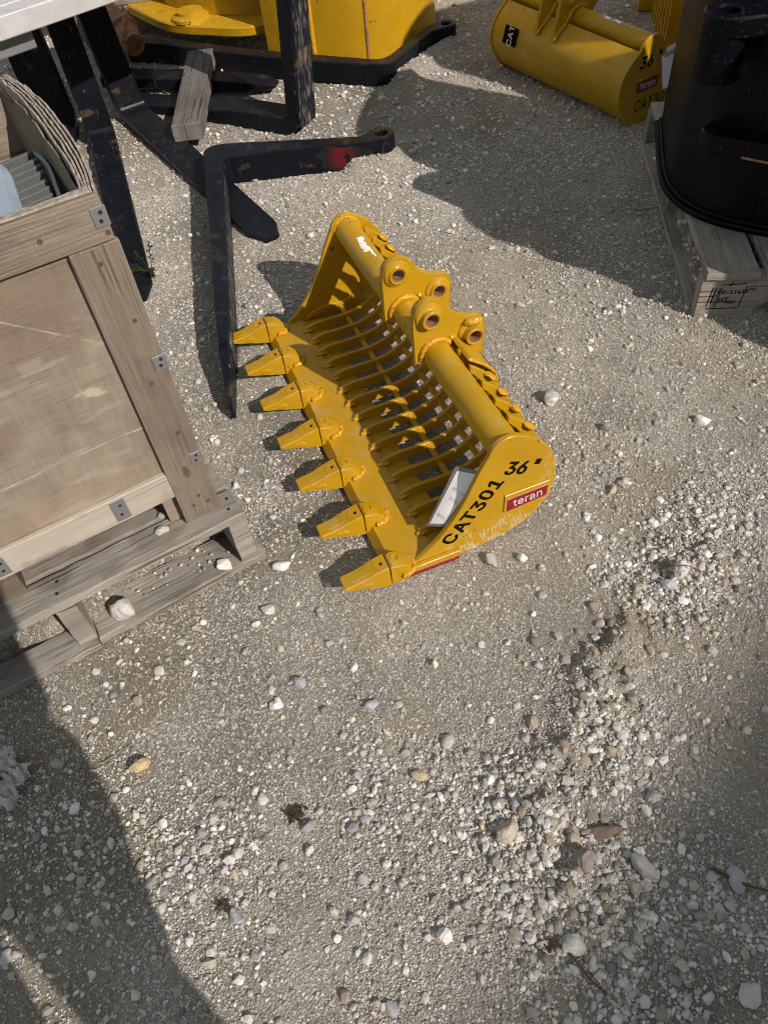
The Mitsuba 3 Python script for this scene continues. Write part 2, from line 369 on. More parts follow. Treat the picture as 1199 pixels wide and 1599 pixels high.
def strap(path, across, hw, ht, c=0.004):
    """flat bar swept along a 3D path that lies in a plane perpendicular to 'across'"""
    p = np.asarray(path, float); n = len(p)
    hw, ht = np.broadcast_to(hw, (n,)), np.broadcast_to(ht, (n,))
    t = np.gradient(p, axis=0); t /= np.linalg.norm(t, axis=1, keepdims=True)
    a = np.asarray(across, float); a = a / np.linalg.norm(a)
    b = np.cross(t, a)
    rings = []
    for i in range(n):
        cc = min(c, 0.4 * ht[i], 0.4 * hw[i]); x, y = hw[i], ht[i]
        s = [(x, -y + cc), (x, y - cc), (x - cc, y), (-x + cc, y), (-x, y - cc), (-x, -y + cc), (-x + cc, -y), (x - cc, -y)]
        rings.append([p[i] + q * a + w * b[i] for q, w in s])
    V = np.array(rings).reshape(-1, 3)
    i, j = np.meshgrid(np.arange(n - 1), np.arange(8), indexing='ij'); j2 = (j + 1) % 8
    F = [quads(np.stack([i * 8 + j, i * 8 + j2, (i + 1) * 8 + j2, (i + 1) * 8 + j], -1).reshape(-1, 4))]
    for k in range(1, 7):
        F.append([[0, k + 1, k]]); F.append([[(n - 1) * 8, (n - 1) * 8 + k, (n - 1) * 8 + k + 1]])
    m = trimesh.Trimesh(V, np.vstack(F), process=False)
    if m.volume < 0:
        m.invert()
    return m

def lettering(text, h, depth, O, X, Y, Z, bold=False, centre=True, shear=0.0):
    m = meshkit.text_mesh(text, h, depth, bold)
    if centre:
        b = m.bounds; m.apply_translation([-(b[0][0] + b[1][0]) / 2, -(b[0][1] + b[1][1]) / 2, 0])
    if shear:
        v = np.asarray(m.vertices).copy(); v[:, 0] += shear * v[:, 1]; m = trimesh.Trimesh(v, m.faces, process=False)
    return moved(m, frame(O, X, Y, Z))

def unit(*a):
    a = np.asarray(a, float)
    return a / np.linalg.norm(a)
Z = np.array([0, 0, 1.0])

# ------------------------------------------------------------------ the ground
CO = np.array([-0.2862, 1.0176, 0.0]); CD = np.array([0.90076, 0.43431, 0]); CN = np.array([-0.43431, 0.90076, 0])   # crate pallet frame
RO = np.array([0.889, 1.645, 0.0]); RX = unit(0.985, -0.172, 0); RY = np.array([-RX[1], RX[0], 0])                      # right-hand pallet frame
RIDGE = np.array([(0.66, 0.90), (0.55, 0.83), (0.44, 0.74), (0.37, 0.66), (0.33, 0.57), (0.27, 0.49), (0.20, 0.43), (0.19, 0.34), (0.24, 0.27), (0.33, 0.21)])

def seg_dist(x, y, pts):
    d = np.full(np.shape(x), 9.0)
    for (ax, ay), (bx, by) in zip(pts[:-1], pts[1:]):
        ex, ey = bx - ax, by - ay
        t = np.clip(((x - ax) * ex + (y - ay) * ey) / (ex * ex + ey * ey), 0, 1)
        d = np.minimum(d, np.hypot(x - ax - t * ex, y - ay - t * ey))
    return d

def bumpf(a, b, x):
    t = np.clip((x - a) / (b - a), 0, 1)
    return t * t * (3 - 2 * t)

def ground_z(x, y):
    x, y = np.asarray(x, float), np.asarray(y, float)
    p = np.stack([x, y, np.zeros_like(x)], -1)
    h = 0.016 * (meshkit.fbm(p * 2.1, 3, 1) - 0.5) + 0.008 * (meshkit.fbm(p * 17, 3, 5) - 0.5) + 0.0030 * (meshkit.noise(p * 110, 9) - 0.5)
    rd = seg_dist(x, y, RIDGE)
    lump = meshkit.fbm(p * 26, 3, 21)
    h = h + np.exp(-(rd / 0.075) ** 2) * (0.006 + 0.052 * np.clip(lump - 0.34, 0, 1) + 0.010 * (meshkit.fbm(p * 80, 2, 23) - 0.5))
    h = h - 0.014 * np.exp(-(seg_dist(x, y, np.array([(0.45, 0.37), (0.62, 0.50), (0.80, 0.62)])) / 0.10) ** 2)
    # calm the ground under the standing things
    u = (x - BO[0]) * BU[0] + (y - BO[1]) * BU[1]; v = (x - BO[0]) * BV[0] + (y - BO[1]) * BV[1]
    box = bumpf(-0.10, -0.02, u) * bumpf(1.0, 0.93, u) * bumpf(0.02, 0.10, v) * bumpf(0.56, 0.46, v)
    h = h * (1 - 0.9 * box) - 0.003 * box
    # earth spilled on the bottom boards of the crate's pallet
    d = (x - CO[0]) * CD[0] + (y - CO[1]) * CD[1]; n = (x - CO[0]) * CN[0] + (y - CO[1]) * CN[1]
    under = bumpf(0.05, -0.01, d) * bumpf(-0.03, 0.03, n)
    h = h * (1 - 0.8 * under) - 0.004 * under
    cr_ = np.sin(d * 61) * 0.012 + np.sin(d * 23 + 1) * 0.018
    edge = np.where(d > -0.37, 0.045 + 0.10 * bumpf(-0.25, -0.05, d) * 0 + cr_, 0.055 + cr_)
    edge = np.where(d > -0.37, edge + 0.055 * bumpf(-0.30, -0.10, d), edge)
    heap = bumpf(edge - 0.012, edge + 0.075, n) * bumpf(-0.018, -0.045, d) * bumpf(0.30, 0.2, n)
    h = h + heap * (0.064 + 0.014 * (meshkit.fbm(p * 40, 3, 3) - 0.5))
    # gravel on the bottom boards of the right pallet
    a = (x - RO[0]) * RX[0] + (y - RO[1]) * RX[1]; b = (x - RO[0]) * RY[0] + (y - RO[1]) * RY[1]
    h = h + 0.035 * bumpf(0.005, 0.05, a) * bumpf(0.20, 0.12, a) * bumpf(0.0, 0.03, b) * bumpf(1.05, 1.0, b)
    # sand banked against the lying forks
    h = h + 0.050 * np.exp(-(seg_dist(x, y, np.array([(0.06, 2.690), (0.17, 2.690), (0.24, 2.76)])) / 0.035) ** 2)
    h = h + 0.045 * np.exp(-(seg_dist(x, y, np.array([(0.30, 3.40), (0.44, 3.56), (0.56, 3.70)])) / 0.05) ** 2)
    return h

def axis(a, b, step, lo, hi, grow=1.16):
    mid = list(np.arange(a, b, step)); l, s = [a], step
    while l[-1] > lo:
        s *= grow; l.append(l[-1] - s)
    r, s = [mid[-1]], step
    while r[-1] < hi:
        s *= grow; r.append(r[-1] + s)
    return np.array(l[:0:-1] + mid + r[1:])
gx = axis(-1.0, 1.2, 0.0075, -90, 90)
ya = np.arange(0.02, 1.9, 0.0075); yb = [1.9]
while yb[-1] < 5.2:
    yb.append(yb[-1] + 0.0075 + 0.012 * (yb[-1] - 1.9) / 3.3)
s = 0.02; yc = [yb[-1]]
while yc[-1] < 120:
    s *= 1.16; yc.append(yc[-1] + s)
s = 0.0075; yd = [0.02]
while yd[-1] > -90:
    s *= 1.16; yd.append(yd[-1] - s)
gy = np.array(yd[:0:-1] + list(ya) + yb + yc[1:])
GX, GY = np.meshgrid(gx, gy, indexing='ij')
GZ = ground_z(GX, GY)
far = np.hypot(GX - 0.2, GY - 2)
GZ = GZ * np.clip(1.4 - far / 20, 0, 1)
ni, nj = GX.shape
ii, jj = np.meshgrid(np.arange(ni - 1), np.arange(nj - 1), indexing='ij')
gf = quads(np.stack([ii * nj + jj, (ii + 1) * nj + jj, (ii + 1) * nj + jj + 1, ii * nj + jj + 1], -1).reshape(-1, 4))
gm = trimesh.Trimesh(np.c_[GX.ravel(), GY.ravel(), GZ.ravel()], gf, process=False)
obj('ground', gm, 'gravel_mat', smooth=True)
labels['ground'] = {'label': 'dusty tan ground of packed crushed limestone across the whole yard', 'kind': 'structure'}

# ------------------------------------------------------------------ gravel and stones
ICO = trimesh.creation.icosphere(subdivisions=1)
ICO0 = trimesh.creation.icosahedron()
OCT = trimesh.Trimesh([[1, 0, 0], [-1, 0, 0], [0, 1, 0], [0, -1, 0], [0, 0, 1], [0, 0, -1]], [[0, 2, 4], [2, 1, 4], [1, 3, 4], [3, 0, 4], [2, 0, 5], [1, 2, 5], [3, 1, 5], [0, 3, 5]], process=False)

def stone_shape(base, planes, sd, blend=0.18):
    g = np.random.default_rng(sd)
    v = np.asarray(base.vertices); v = v / np.linalg.norm(v, axis=1, keepdims=True)
    nn = g.normal(size=(planes, 3)); nn /= np.linalg.norm(nn, axis=1, keepdims=True)
    dd = g.uniform(0.62, 1.0, planes)
    den = np.maximum(v @ nn.T, 1e-3)
    r = np.minimum((dd / den).min(1), 1.25)
    r = (1 - blend) * r + blend * 0.8
    return v * (r * g.uniform(0.94, 1.06, len(v)))[:, None]

PAL = np.array([(0.68, 0.665, 0.61), (0.58, 0.565, 0.51), (0.77, 0.765, 0.73), (0.48, 0.465, 0.42), (0.41, 0.38, 0.32), (0.36, 0.355, 0.34), (0.45, 0.46, 0.465), (0.34, 0.30, 0.235), (0.54, 0.48, 0.39), (0.27, 0.275, 0.28)])
def batch(xy, size, base, planes, weights, seed, lift=0.25, flat=(0.5, 0.9), z=None):
    g = np.random.default_rng(seed); n = len(xy)
    protos = np.array([stone_shape(base, planes, seed * 100 + k) for k in range(24)])
    sh = protos[g.integers(0, 24, n)]
    sc = np.stack([size * g.uniform(0.8, 1.25, n), size * g.uniform(0.65, 1.05, n), size * g.uniform(*flat, n)], 1)
    sh = sh * sc[:, None]
    a, b = g.uniform(0, 2 * math.pi, n), g.normal(0, 0.28, n)
    cb, sb, ca, sa = np.cos(b), np.sin(b), np.cos(a), np.sin(a)
    x, y, zz = sh[..., 0], sh[..., 1] * cb[:, None] - sh[..., 2] * sb[:, None], sh[..., 1] * sb[:, None] + sh[..., 2] * cb[:, None]
    X = x * ca[:, None] - y * sa[:, None]; Y = x * sa[:, None] + y * ca[:, None]
    gz = ground_z(xy[:, 0], xy[:, 1]) if z is None else z
    V = np.stack([X + xy[:, 0, None], Y + xy[:, 1, None], zz + (gz + lift * sc[:, 2])[:, None]], -1)
    nv = V.shape[1]; f = np.asarray(base.faces)
    F = (f[None] + (np.arange(n) * nv)[:, None, None]).reshape(-1, 3)
    col = PAL[g.choice(len(PAL), n, p=weights)] * g.uniform(0.72, 1.18, (n, 1)) * (1 + g.normal(0, 0.011, (n, 3)))
    return V.reshape(-1, 3), F, np.repeat(np.clip(col, 0.02, 0.80), nv, 0)

def in_view(x, y, m=0.12):
    return (np.abs(x - 0.035 * y + 0.10) < 0.60 + m + 0.275 * y) & (y > 0.0)

def scatter(n, y0, y1, seed, dens=None):
    g = np.random.default_rng(seed); out = np.zeros((0, 2))
    w = 0.75 + 0.28 * y1 + 0.2
    while len(out) < n:
        q = np.c_[g.uniform(-w, w + 0.1, 3 * n), g.uniform(y0, y1, 3 * n)]
        q = q[in_view(q[:, 0], q[:, 1])]
        if dens is not None:
            q = q[g.uniform(size=len(q)) < dens(q[:, 0], q[:, 1])]
        out = np.vstack([out, q])
    return out[:n]

def loose(x, y):
    """where the gravel is coarse and loose"""
    p = np.stack([x, y, x * 0], -1)
    rd = seg_dist(x, y, RIDGE)
    f = meshkit.fbm(p * 4.5, 3, 31)
    sw = np.exp(-(np.abs(y - 0.50 - 0.12 * x - 0.05 * np.sin(5 * x)) / 0.11) ** 2) * 0.30
    right = 0.32 * bumpf(0.02, 0.30, x) * bumpf(0.55, 0.30, y)
    track = np.exp(-(seg_dist(x, y, np.array([(0.45, 0.37), (0.62, 0.50), (0.80, 0.62)])) / 0.07) ** 2)
    far_ = 0.55 * bumpf(1.5, 2.0, y)
    return np.clip((1.5 * np.exp(-(rd / 0.105) ** 2) + sw + right + far_ + 0.05) * bumpf(0.25, 0.60, f) * 1.25 * (1 - 0.85 * track) + 0.03, 0, 1)

def keep_off(xy, m=0.0):
    x, y = xy[:, 0], xy[:, 1]
    u = (x - BO[0]) * BU[0] + (y - BO[1]) * BU[1]; v = (x - BO[0]) * BV[0] + (y - BO[1]) * BV[1]
    bad = (u > -0.03 - m) & (u < 0.945 + m) & (v > -0.01 - m) & (v < 0.485 + m)
    d = (x - CO[0]) * CD[0] + (y - CO[1]) * CD[1]; n = (x - CO[0]) * CN[0] + (y - CO[1]) * CN[1]
    bad |= (d < 0.035 + m) & (n > -0.02 - m) & (n < 0.9)
    bad |= seg_dist(x, y, np.array([(-0.33, 1.40), (-0.44, 2.78), (0.2, 2.74)])) < 0.05 + m
    return xy[~bad]

W0 = np.array([0.15, 0.19, 0.07, 0.20, 0.17, 0.07, 0.05, 0.06, 0.03, 0.01]); W0 /= W0.sum()
W1 = np.array([0.17, 0.20, 0.11, 0.16, 0.08, 0.09, 0.11, 0.02, 0.03, 0.03]); W1 /= W1.sum()
parts = []
def fine_d(x, y):
    p = np.stack([x, y, x * 0], -1)
    return np.clip(0.34 + 0.95 * bumpf(0.36, 0.58, meshkit.fbm(p * 5, 3, 77)) + 0.3 * loose(x, y), 0, 1)
g0 = np.random.default_rng(3)
for k, (n, y0, y1, smin, smax) in enumerate(((92000, 0.0, 1.25, 0.0011, 0.0030), (66000, 1.0, 2.7, 0.0015, 0.0044), (34000, 2.5, 5.3, 0.0024, 0.0065))):
    q = scatter(n, y0, y1, 11 + k, fine_d)
    parts.append(batch(q, smin + (smax - smin) * g0.uniform(0, 1, len(q)) ** 1.6, OCT, 6, W0, 41 + k, 0.48))
off, Vs, Fs, Cs = 0, [], [], []
for v, f, c in parts:
    Vs.append(v); Fs.append(f + off); Cs.append(c); off += len(v)
obj('gravel', (np.vstack(Vs), np.vstack(Fs)), 'stone_mat', color=np.vstack(Cs))
labels['gravel'] = {'label': 'fine pale limestone gravel strewn over the packed ground', 'kind': 'stuff', 'category': 'gravel'}
parts = []
for k, (n, y0, y1, smin, smax, base, dens) in enumerate((
        (11000, 0.0, 1.5, 0.0024, 0.0053, ICO0, loose), (5200, 1.3, 3.0, 0.0034, 0.0075, ICO0, loose), (4200, 2.8, 5.3, 0.0045, 0.0105, ICO0, loose),
        (2000, 0.0, 1.3, 0.0048, 0.0110, ICO0, loose), (700, 1.2, 3.2, 0.006, 0.013, ICO0, None), (500, 3.0, 5.3, 0.008, 0.018, ICO0, None), (480, 0.0, 2.0, 0.005, 0.0115, ICO, None))):
    q = keep_off(scatter(n, y0, y1, 91 + k, dens))
    parts.append(batch(q, smin + (smax - smin) * g0.uniform(0, 1, len(q)) ** 2.2, base, 8, W1, 141 + k, 0.42))
# stones lying on the spoil of the two pallets
q = np.array([RO + RX * g0.uniform(0.015, 0.15) + RY * g0.uniform(0.03, 1.0) for _ in range(420)])[:, :2]
parts.append(batch(q, g0.uniform(0.004, 0.012, len(q)), ICO0, 8, W1, 171, 0.35))
q = np.array([CO + CD * g0.uniform(-0.34, -0.04) + CN * g0.uniform(0.03, 0.14) for _ in range(60)])[:, :2]
parts.append(batch(q, g0.uniform(0.0015, 0.006, len(q)), ICO0, 8, W1, 172, 0.35, z=np.maximum(ground_z(q[:, 0], q[:, 1]), 0.024)))
# clods along the ridge
t = g0.uniform(0, 1, 300)
cen = np.c_[np.interp(t, np.linspace(0, 1, len(RIDGE)), RIDGE[:, 0]), np.interp(t, np.linspace(0, 1, len(RIDGE)), RIDGE[:, 1])] + g0.normal(0, 0.045, (300, 2))
WC = np.array([0, 0, 0, 0.1, 0.45, 0, 0, 0.45, 0, 0.0])
parts.append(batch(cen, 0.0032 + 0.0085 * g0.uniform(0, 1, len(cen)) ** 2, ICO, 9, WC, 173, 0.1))
off, Vs, Fs, Cs = 0, [], [], []
for v, f, c in parts:
    Vs.append(v); Fs.append(f + off); Cs.append(c); off += len(v)
obj('loose_stones', (np.vstack(Vs), np.vstack(Fs)), 'stone_mat', color=np.vstack(Cs))
labels['loose_stones'] = {'label': 'coarse loose limestone chips and earth clods lying over the gravel', 'kind': 'stuff', 'category': 'gravel'}

ICO2 = trimesh.creation.icosphere(subdivisions=2)
def stone(x, y, sx, sy, sz, rot, col, label, z=None, sd=1, tilt=0.0, marbled=False, cat_='stone'):
    v = stone_shape(ICO2, 11, 500 + sd, 0.22)
    v = v + 0.05 * (meshkit.fbm(v * 2.5 + sd, 3)[:, None] - 0.5) * v
    v = v * np.array([sx, sy, sz])
    R = trimesh.transformations.euler_matrix(tilt, 0, rot)[:3, :3]
    v = v @ R.T
    z0 = float(ground_z(np.array(x), np.array(y))) if z is None else z
    v = v + np.array([x, y, z0 + sz * 0.55])
    m = trimesh.Trimesh(v, ICO2.faces, process=False)
    if marbled:
        return tagged('stone', m, 'marbled_stone_mat', label, cat_, smooth=35)
    cc = np.array(col)[None] * (0.8 + 0.4 * meshkit.fbm(v * 90, 3, sd))[:, None]
    return tagged('stone', m, 'stone_mat', label, cat_, color=cc)
LG, MG, WH, BL, OC, TN = (0.60, 0.59, 0.56), (0.43, 0.425, 0.41), (0.76, 0.75, 0.72), (0.44, 0.455, 0.48), (0.56, 0.46, 0.28), (0.45, 0.40, 0.325)
STONES = [
    (0.444, 1.400, .020, .026, .019, -0.1, WH, 'largest white marbled stone alone on the gravel right of the skeleton bucket', True, None),
    (0.772, 1.258, .022, .016, .012, -0.6, WH, 'broken white stone near the right edge of the frame below the right pallet', False, None),
    (-0.557, 0.917, .021, .026, .023, 0.6, LG, 'pale upright rock on the bottom board of the crate pallet beside the middle stringer', False, 0.022),
    (-0.350, 1.003, .019, .015, .011, -0.3, WH, 'cream stone at the front of the bottom pallet board near the right stringer', False, 0.022),
    (-0.361, 1.079, .015, .012, .011, 0.4, LG, 'grey stone on the spilled earth close behind the right stringer of the crate pallet', False, 0.055),
    (-0.236, 0.998, .020, .013, .012, 0.1, WH, 'white stone on the gravel just right of the crate pallet corner', False, None),
    (0.332, 0.312, .013, .024, .014, 0.7, MG, 'long grey leaning stone beside the earth clods at the lower right', False, None),
    (0.198, 0.219, .018, .016, .012, 0.4, LG, 'squarish pale grey stone low in the shaded gravel beside the twig', False, None),
    (0.008, 0.256, .011, .013, .009, 0.2, WH, 'small bright stone near the bottom edge right of the middle', False, None),
    (-0.070, 0.649, .013, .012, .010, 0.3, BL, 'rounded blue grey pebble in the open gravel below the bucket', False, None),
    (-0.203, 0.712, .012, .014, .009, 0.9, BL, 'pointed blue grey chip on the gravel right of the pallet board', False, None),
    (-0.250, 0.674, .016, .012, .010, -0.2, WH, 'flat white chip left of the rounded blue grey pebble', False, None),
    (-0.497, 0.588, .017, .013, .011, 0.3, OC, 'ochre yellow stone on the lit gravel beside the shadow edge', False, None),
    (0.001, 0.505, .013, .010, .008, -0.2, (0.50, 0.44, 0.30), 'pale yellowish pebble among the grey chips in mid gravel', False, None),
    (0.132, 0.392, .020, .017, .014, 0.5, TN, 'tan rough lump of rock on the left flank of the earth ridge', False, None),
    (0.208, 0.944, .013, .021, .014, 0.3, MG, 'dark grey angular stone below the red strip of the bucket', False, None),
    (0.274, 0.934, .013, .012, .009, 0.1, WH, 'rounded pale pebble right of the dark angular stone near the bucket', False, None),
    (-0.262, 0.888, .016, .014, .010, -0.4, LG, 'pale grey stone beside the front edge of the crate pallet', False, None),
    (-0.316, 0.318, .011, .016, .009, 0.5, BL, 'oval blue grey pebble on the lit gravel near the photographer shadow', False, None),
    (-0.654, 0.616, .014, .010, .008, 0.1, MG, 'grey oval pebble inside the shadow left of the lit gravel', False, None),
    (0.470, 0.281, .016, .019, .013, 0.2, BL, 'blue grey faceted stone at the lower right edge of the frame', False, None),
    (0.428, 0.127, .020, .016, .012, 0.8, LG, 'pale stone in the bottom right corner of the frame', False, None),
    (0.385, 0.420, .015, .012, .010, 0.5, MG, 'oval grey pebble lying in the smooth wheel track', False, None),
    (0.572, 0.838, .022, .015, .014, 0.7, LG, 'pale angular stone at the upper end of the earth ridge', False, None),
    (0.545, 0.815, .018, .013, .013, -0.4, BL, 'blue grey angular stone under the straw at the upper end of the ridge', False, None),
    (0.599, 1.040, .010, .009, .007, 0.2, WH, 'small white pebble between the bucket and the right edge', False, None),
    (0.240, 0.330, .022, .017, .015, 1.0, (0.30, 0.26, 0.24), 'purplish grey rock at the foot of the earth ridge', False, None),
    (-0.487, 1.131, .014, .011, .010, 0.2, LG, 'grey stone lying on the front deck board below the crate', False, 0.170),
    (-0.484, 1.160, .010, .009, .008, 0.6, MG, 'smaller grey stone on the deck board behind the other one', False, 0.170),
]
for k, (x, y, a, b, c, r, col, lab, mb, z) in enumerate(STONES):
    if k == 27:
        x, y = (CO + CD * -0.150 + CN * 0.045)[:2]
    if k == 28:
        x, y = (CO + CD * -0.135 + CN * 0.083)[:2]
    stone(x, y, a, b, c, r, col, lab, z, k, 0.15 * math.sin(k), mb)

# ------------------------------------------------------------------ the skeleton bucket (local axes: u along the width, v to the back, z up)
BM = frame(BO, BU, BV, Z)
def bucket_shape(outline, u0, u1, holes=(), c=0.0015, M=BM):
    """outline in (v, z), from u0 to u1"""
    m = plate(outline, u1 - u0, holes, c)
    m = swap(m, [2, 0, 1]); m.apply_translation([u0, 0, 0])
    return moved(m, M)
def bbox(u0, u1, v0, v1, z0, z1, c=0.0015, M=BM):
    return moved(cbox((u0, v0, z0), (u1, v1, z1), c), M)
def along_u(loop_or_r, u0, u1, v, z, n=36, M=BM):
    m = lathe(loop_or_r, n) if not np.isscalar(loop_or_r) else trimesh.creation.cylinder(loop_or_r, u1 - u0, sections=n)
    if np.isscalar(loop_or_r):
        m.apply_translation([0, 0, (u1 - u0) / 2])
    m = swap(m, [2, 0, 1]); m.apply_translation([u0, v, z])
    return moved(m, M)
TV, TZ, TR = 0.368, 0.258, 0.0325
sk = thing('skeleton_bucket', 'yellow skeleton digging bucket with seven teeth and two hinge ears lying on the gravel', 'bucket')
front = spline([(0.118, 0.004), (0.160, 0.028), (0.205, 0.063), (0.246, 0.113), (0.278, 0.170), (0.303, 0.225), (0.325, 0.266)], 26)
arc = [(TV + 0.0435 * math.cos(a), TZ + 0.0435 * math.sin(a)) for a in np.radians(np.linspace(158, 55, 12))]
back = spline([(0.404, 0.288), (0.443, 0.252), (0.466, 0.214), (0.4775, 0.168), (0.4735, 0.110), (0.452, 0.064), (0.418, 0.031), (0.371, 0.0125), (0.31, 0.0), (0.25, 0.0)], 34)
PROFILE = np.vstack([front, arc, back, [(0.118, 0.0)]])
for u0, u1, mat in ((0.0, 0.012, 'yellow_paint'), (0.902, 0.914, 'worn_yellow_paint')):
    sp_ = obj('side_plate', bucket_shape(PROFILE, u0, u1), mat, sk, smooth=30, label='side plate with scuffed paint and black stencilled lettering' if u0 else None)
obj('top_tube', along_u(TR, 0.012, 0.902, TV, TZ, 48), 'yellow_paint', sk, smooth=40)
for uu in (0.012, 0.902):
    w = trimesh.creation.torus(TR + 0.002, 0.0045, 36, 10); w = swap(w, [2, 0, 1]); w.apply_translation([uu, TV, TZ])
    obj('weld_bead', moved(w, BM), 'weld_paint', sk, smooth=True)
# lip and floor
lip = [(0.098, 0.010), (0.114, 0.031), (0.205, 0.031), (0.205, 0.012), (0.108, 0.006)]
obj('cutting_lip', bucket_shape(lip, 0.0125, 0.9015), 'yellow_paint', sk)
obj('floor_plate', bucket_shape([(0.2052, 0.010), (0.2052, 0.026), (0.262, 0.022), (0.262, 0.006)], 0.0125, 0.9015), 'yellow_paint', sk)
# ribs
outer = spline([(0.236, 0.0235), (0.315, 0.0225), (0.375, 0.033), (0.424, 0.058), (0.459, 0.102), (0.4730, 0.158), (0.4655, 0.207), (0.446, 0.243), (0.420, 0.270), (0.398, 0.2885)], 34)
inner = spline([(TV + 0.030, TZ + 0.012), (0.422, 0.239), (0.4385, 0.200), (0.4425, 0.160), (0.4315, 0.118), (0.404, 0.083), (0.364, 0.0590), (0.315, 0.0500), (0.236, 0.0500)], 26)
RIB = np.vstack([outer, inner, [(0.222, 0.0485), (0.1985, 0.040), (0.1985, 0.0312), (0.2051, 0.0312), (0.2054, 0.0264), (0.232, 0.0236)]])
ribs = []
for i in range(1, 16):
    u = 0.012 + 0.890 / 16 * i
    r = obj('rib', bucket_shape(RIB, u - 0.005, u + 0.005, c=0.0012), 'yellow_paint', sk, smooth=30)
    ribs.append(r)
    blob = trimesh.creation.icosphere(2, 1.0); v = np.asarray(blob.vertices)
    v = v * np.array([0.011, 0.016, 0.0065]) * (0.8 + 0.5 * meshkit.noise(v * 3 + i, 2))[:, None]
    wb = trimesh.Trimesh(v, blob.faces, process=False); wb.apply_transform(trimesh.transformations.euler_matrix(-0.75, 0, 0)); wb.apply_translation([u + 0.006, 0.444, 0.245])
    wf = trimesh.Trimesh(v * np.array([0.6, 0.9, 0.8]), blob.faces, process=False); wf.apply_translation([u + 0.004, 0.205, 0.033])
    obj('weld_bead', moved(wb, BM), 'weld_paint', r, smooth=True)
    obj('weld_bead', moved(wf, BM), 'weld_paint', r, smooth=True)
for v, z in ((0.321, 0.034), (0.3965, 0.0615)):
    obj('cross_bar', bbox(0.013, 0.901, v - 0.006, v + 0.006, z - 0.006, z + 0.006, 0.0012), 'yellow_paint', sk)
bsel = inner[(inner[:, 1] > 0.108) & (inner[:, 1] < 0.212)]
bi = bsel + np.array([0.010, -0.003]); bo = bsel + np.array([0.017, -0.005])
obj('back_strip', bucket_shape(np.vstack([bi, bo[::-1]]), 0.0125, 0.9015, c=0.001), 'yellow_paint', sk, smooth=30)
obj('side_rail', bucket_shape(np.vstack([spline([(0.215, 0.031), (0.24, 0.050), (0.315, 0.055), (0.362, 0.066)], 12), [(0.362, 0.052), (0.315, 0.040), (0.23, 0.0312)]]), 0.0125, 0.020), 'yellow_paint', sk, smooth=30)
# back plate between the hinge ears
obj('back_plate', bucket_shape([(0.404, 0.2850), (0.410, 0.2890), (0.452, 0.2545), (0.477, 0.214), (0.481, 0.170), (0.4745, 0.170), (0.470, 0.212), (0.447, 0.249)], 0.315, 0.660), 'yellow_paint', sk, smooth=30)
wl = tube(spline([(0.662, 0.405, 0.2870), (0.663, 0.425, 0.2725), (0.663, 0.449, 0.2520), (0.662, 0.472, 0.2150)], 14), 0.0038, 8)
obj('weld_bead', moved(wl, BM), 'weld_paint', sk, smooth=True)
# hinge ears
ear_out = np.vstack([[(0.318, 0.238)], spline([(0.3175, 0.30), (0.3185, 0.352), (0.334, 0.387), (0.360, 0.398), (0.386, 0.382), (0.408, 0.352), (0.436, 0.332), (0.462, 0.326)], 22),
                     spline([(0.468, 0.323), (0.482, 0.308), (0.4855, 0.285)], 7), [(0.478, 0.195), (0.462, 0.214), (0.440, 0.246), (0.402, 0.289)], [(TV + 0.034 * math.cos(a), TZ + 0.034 * math.sin(a)) for a in np.radians(np.linspace(60, 170, 12))]])
B1, B2 = (0.354, 0.3585), (0.4495, 0.288)
for e, (uf, dents) in enumerate(((0.405, 0), (0.578, 1))):
    ear = obj('hinge_ear', bucket_shape(ear_out, uf - 0.015, uf, [circle(*B1, 0.0165), circle(*B2, 0.0165)]), 'yellow_paint', sk, smooth=30, label='near hinge ear with chipped paint on its upper boss' if e else 'far hinge ear on the tube')
    for (bv, bz), pr, rr in ((B1, 0.021 if e else 0.012, 0.0215), (B2, 0.026 if e else 0.014, 0.0205)):
        ring = lathe([(0.0152, 0.0), (rr + 0.010, 0.0), (rr + 0.008, 0.005), (rr + 0.002, 0.0075), (rr, 0.009), (rr, pr - 0.0015), (rr - 0.0015, pr), (0.0165, pr), (0.0152, pr - 0.0015)], 40)
        ring = swap(ring, [2, 0, 1]); ring.apply_translation([uf, bv, bz])
        obj('boss', moved(ring, BM), 'yellow_paint', ear, smooth=35)
        inn = swap(lathe([(0.0143, 0.0), (0.0151, 0.0), (0.0151, pr + 0.030), (0.0143, pr + 0.030)], 32), [2, 0, 1]); inn.apply_translation([uf - 0.0315, bv, bz])
        obj('bore', moved(inn, BM), 'rust', ear, smooth=30)
        rb = swap(lathe([(0.0153, 0.0), (rr + 0.008, 0.0), (rr + 0.008, 0.010), (0.0153, 0.010)], 32), [2, 0, 1]); rb.apply_translation([uf - 0.0252, bv, bz])
        obj('boss', moved(rb, BM), 'yellow_paint', ear, smooth=30)
    wa = [(uf + 0.003, TV + 0.0365 * math.cos(a), TZ + 0.0365 * math.sin(a)) for a in np.radians(np.linspace(20, 190, 26))]
    obj('weld_bead', moved(tube(wa, 0.0062, 8), BM), 'weld_paint', ear, smooth=True)
    wa = [(uf + 0.001, 0.402, 0.290), (uf + 0.002, 0.44, 0.249), (uf + 0.001, 0.474, 0.203)]
    obj('weld_bead', moved(tube(spline(wa, 12), 0.0055, 8), BM), 'weld_paint', ear, smooth=True)
cl = trimesh.creation.icosphere(2, 1.0); v = np.asarray(cl.vertices); v = v * np.array([0.012, 0.020, 0.008]) * (0.7 + 0.6 * meshkit.noise(v * 3.0, 5))[:, None]
obj('weld_bead', moved(trimesh.Trimesh(v + np.array([0.586, 0.452, 0.318]), cl.faces, process=False), BM), 'weld_paint', 'skeleton_bucket__hinge_ear_001', smooth=True)
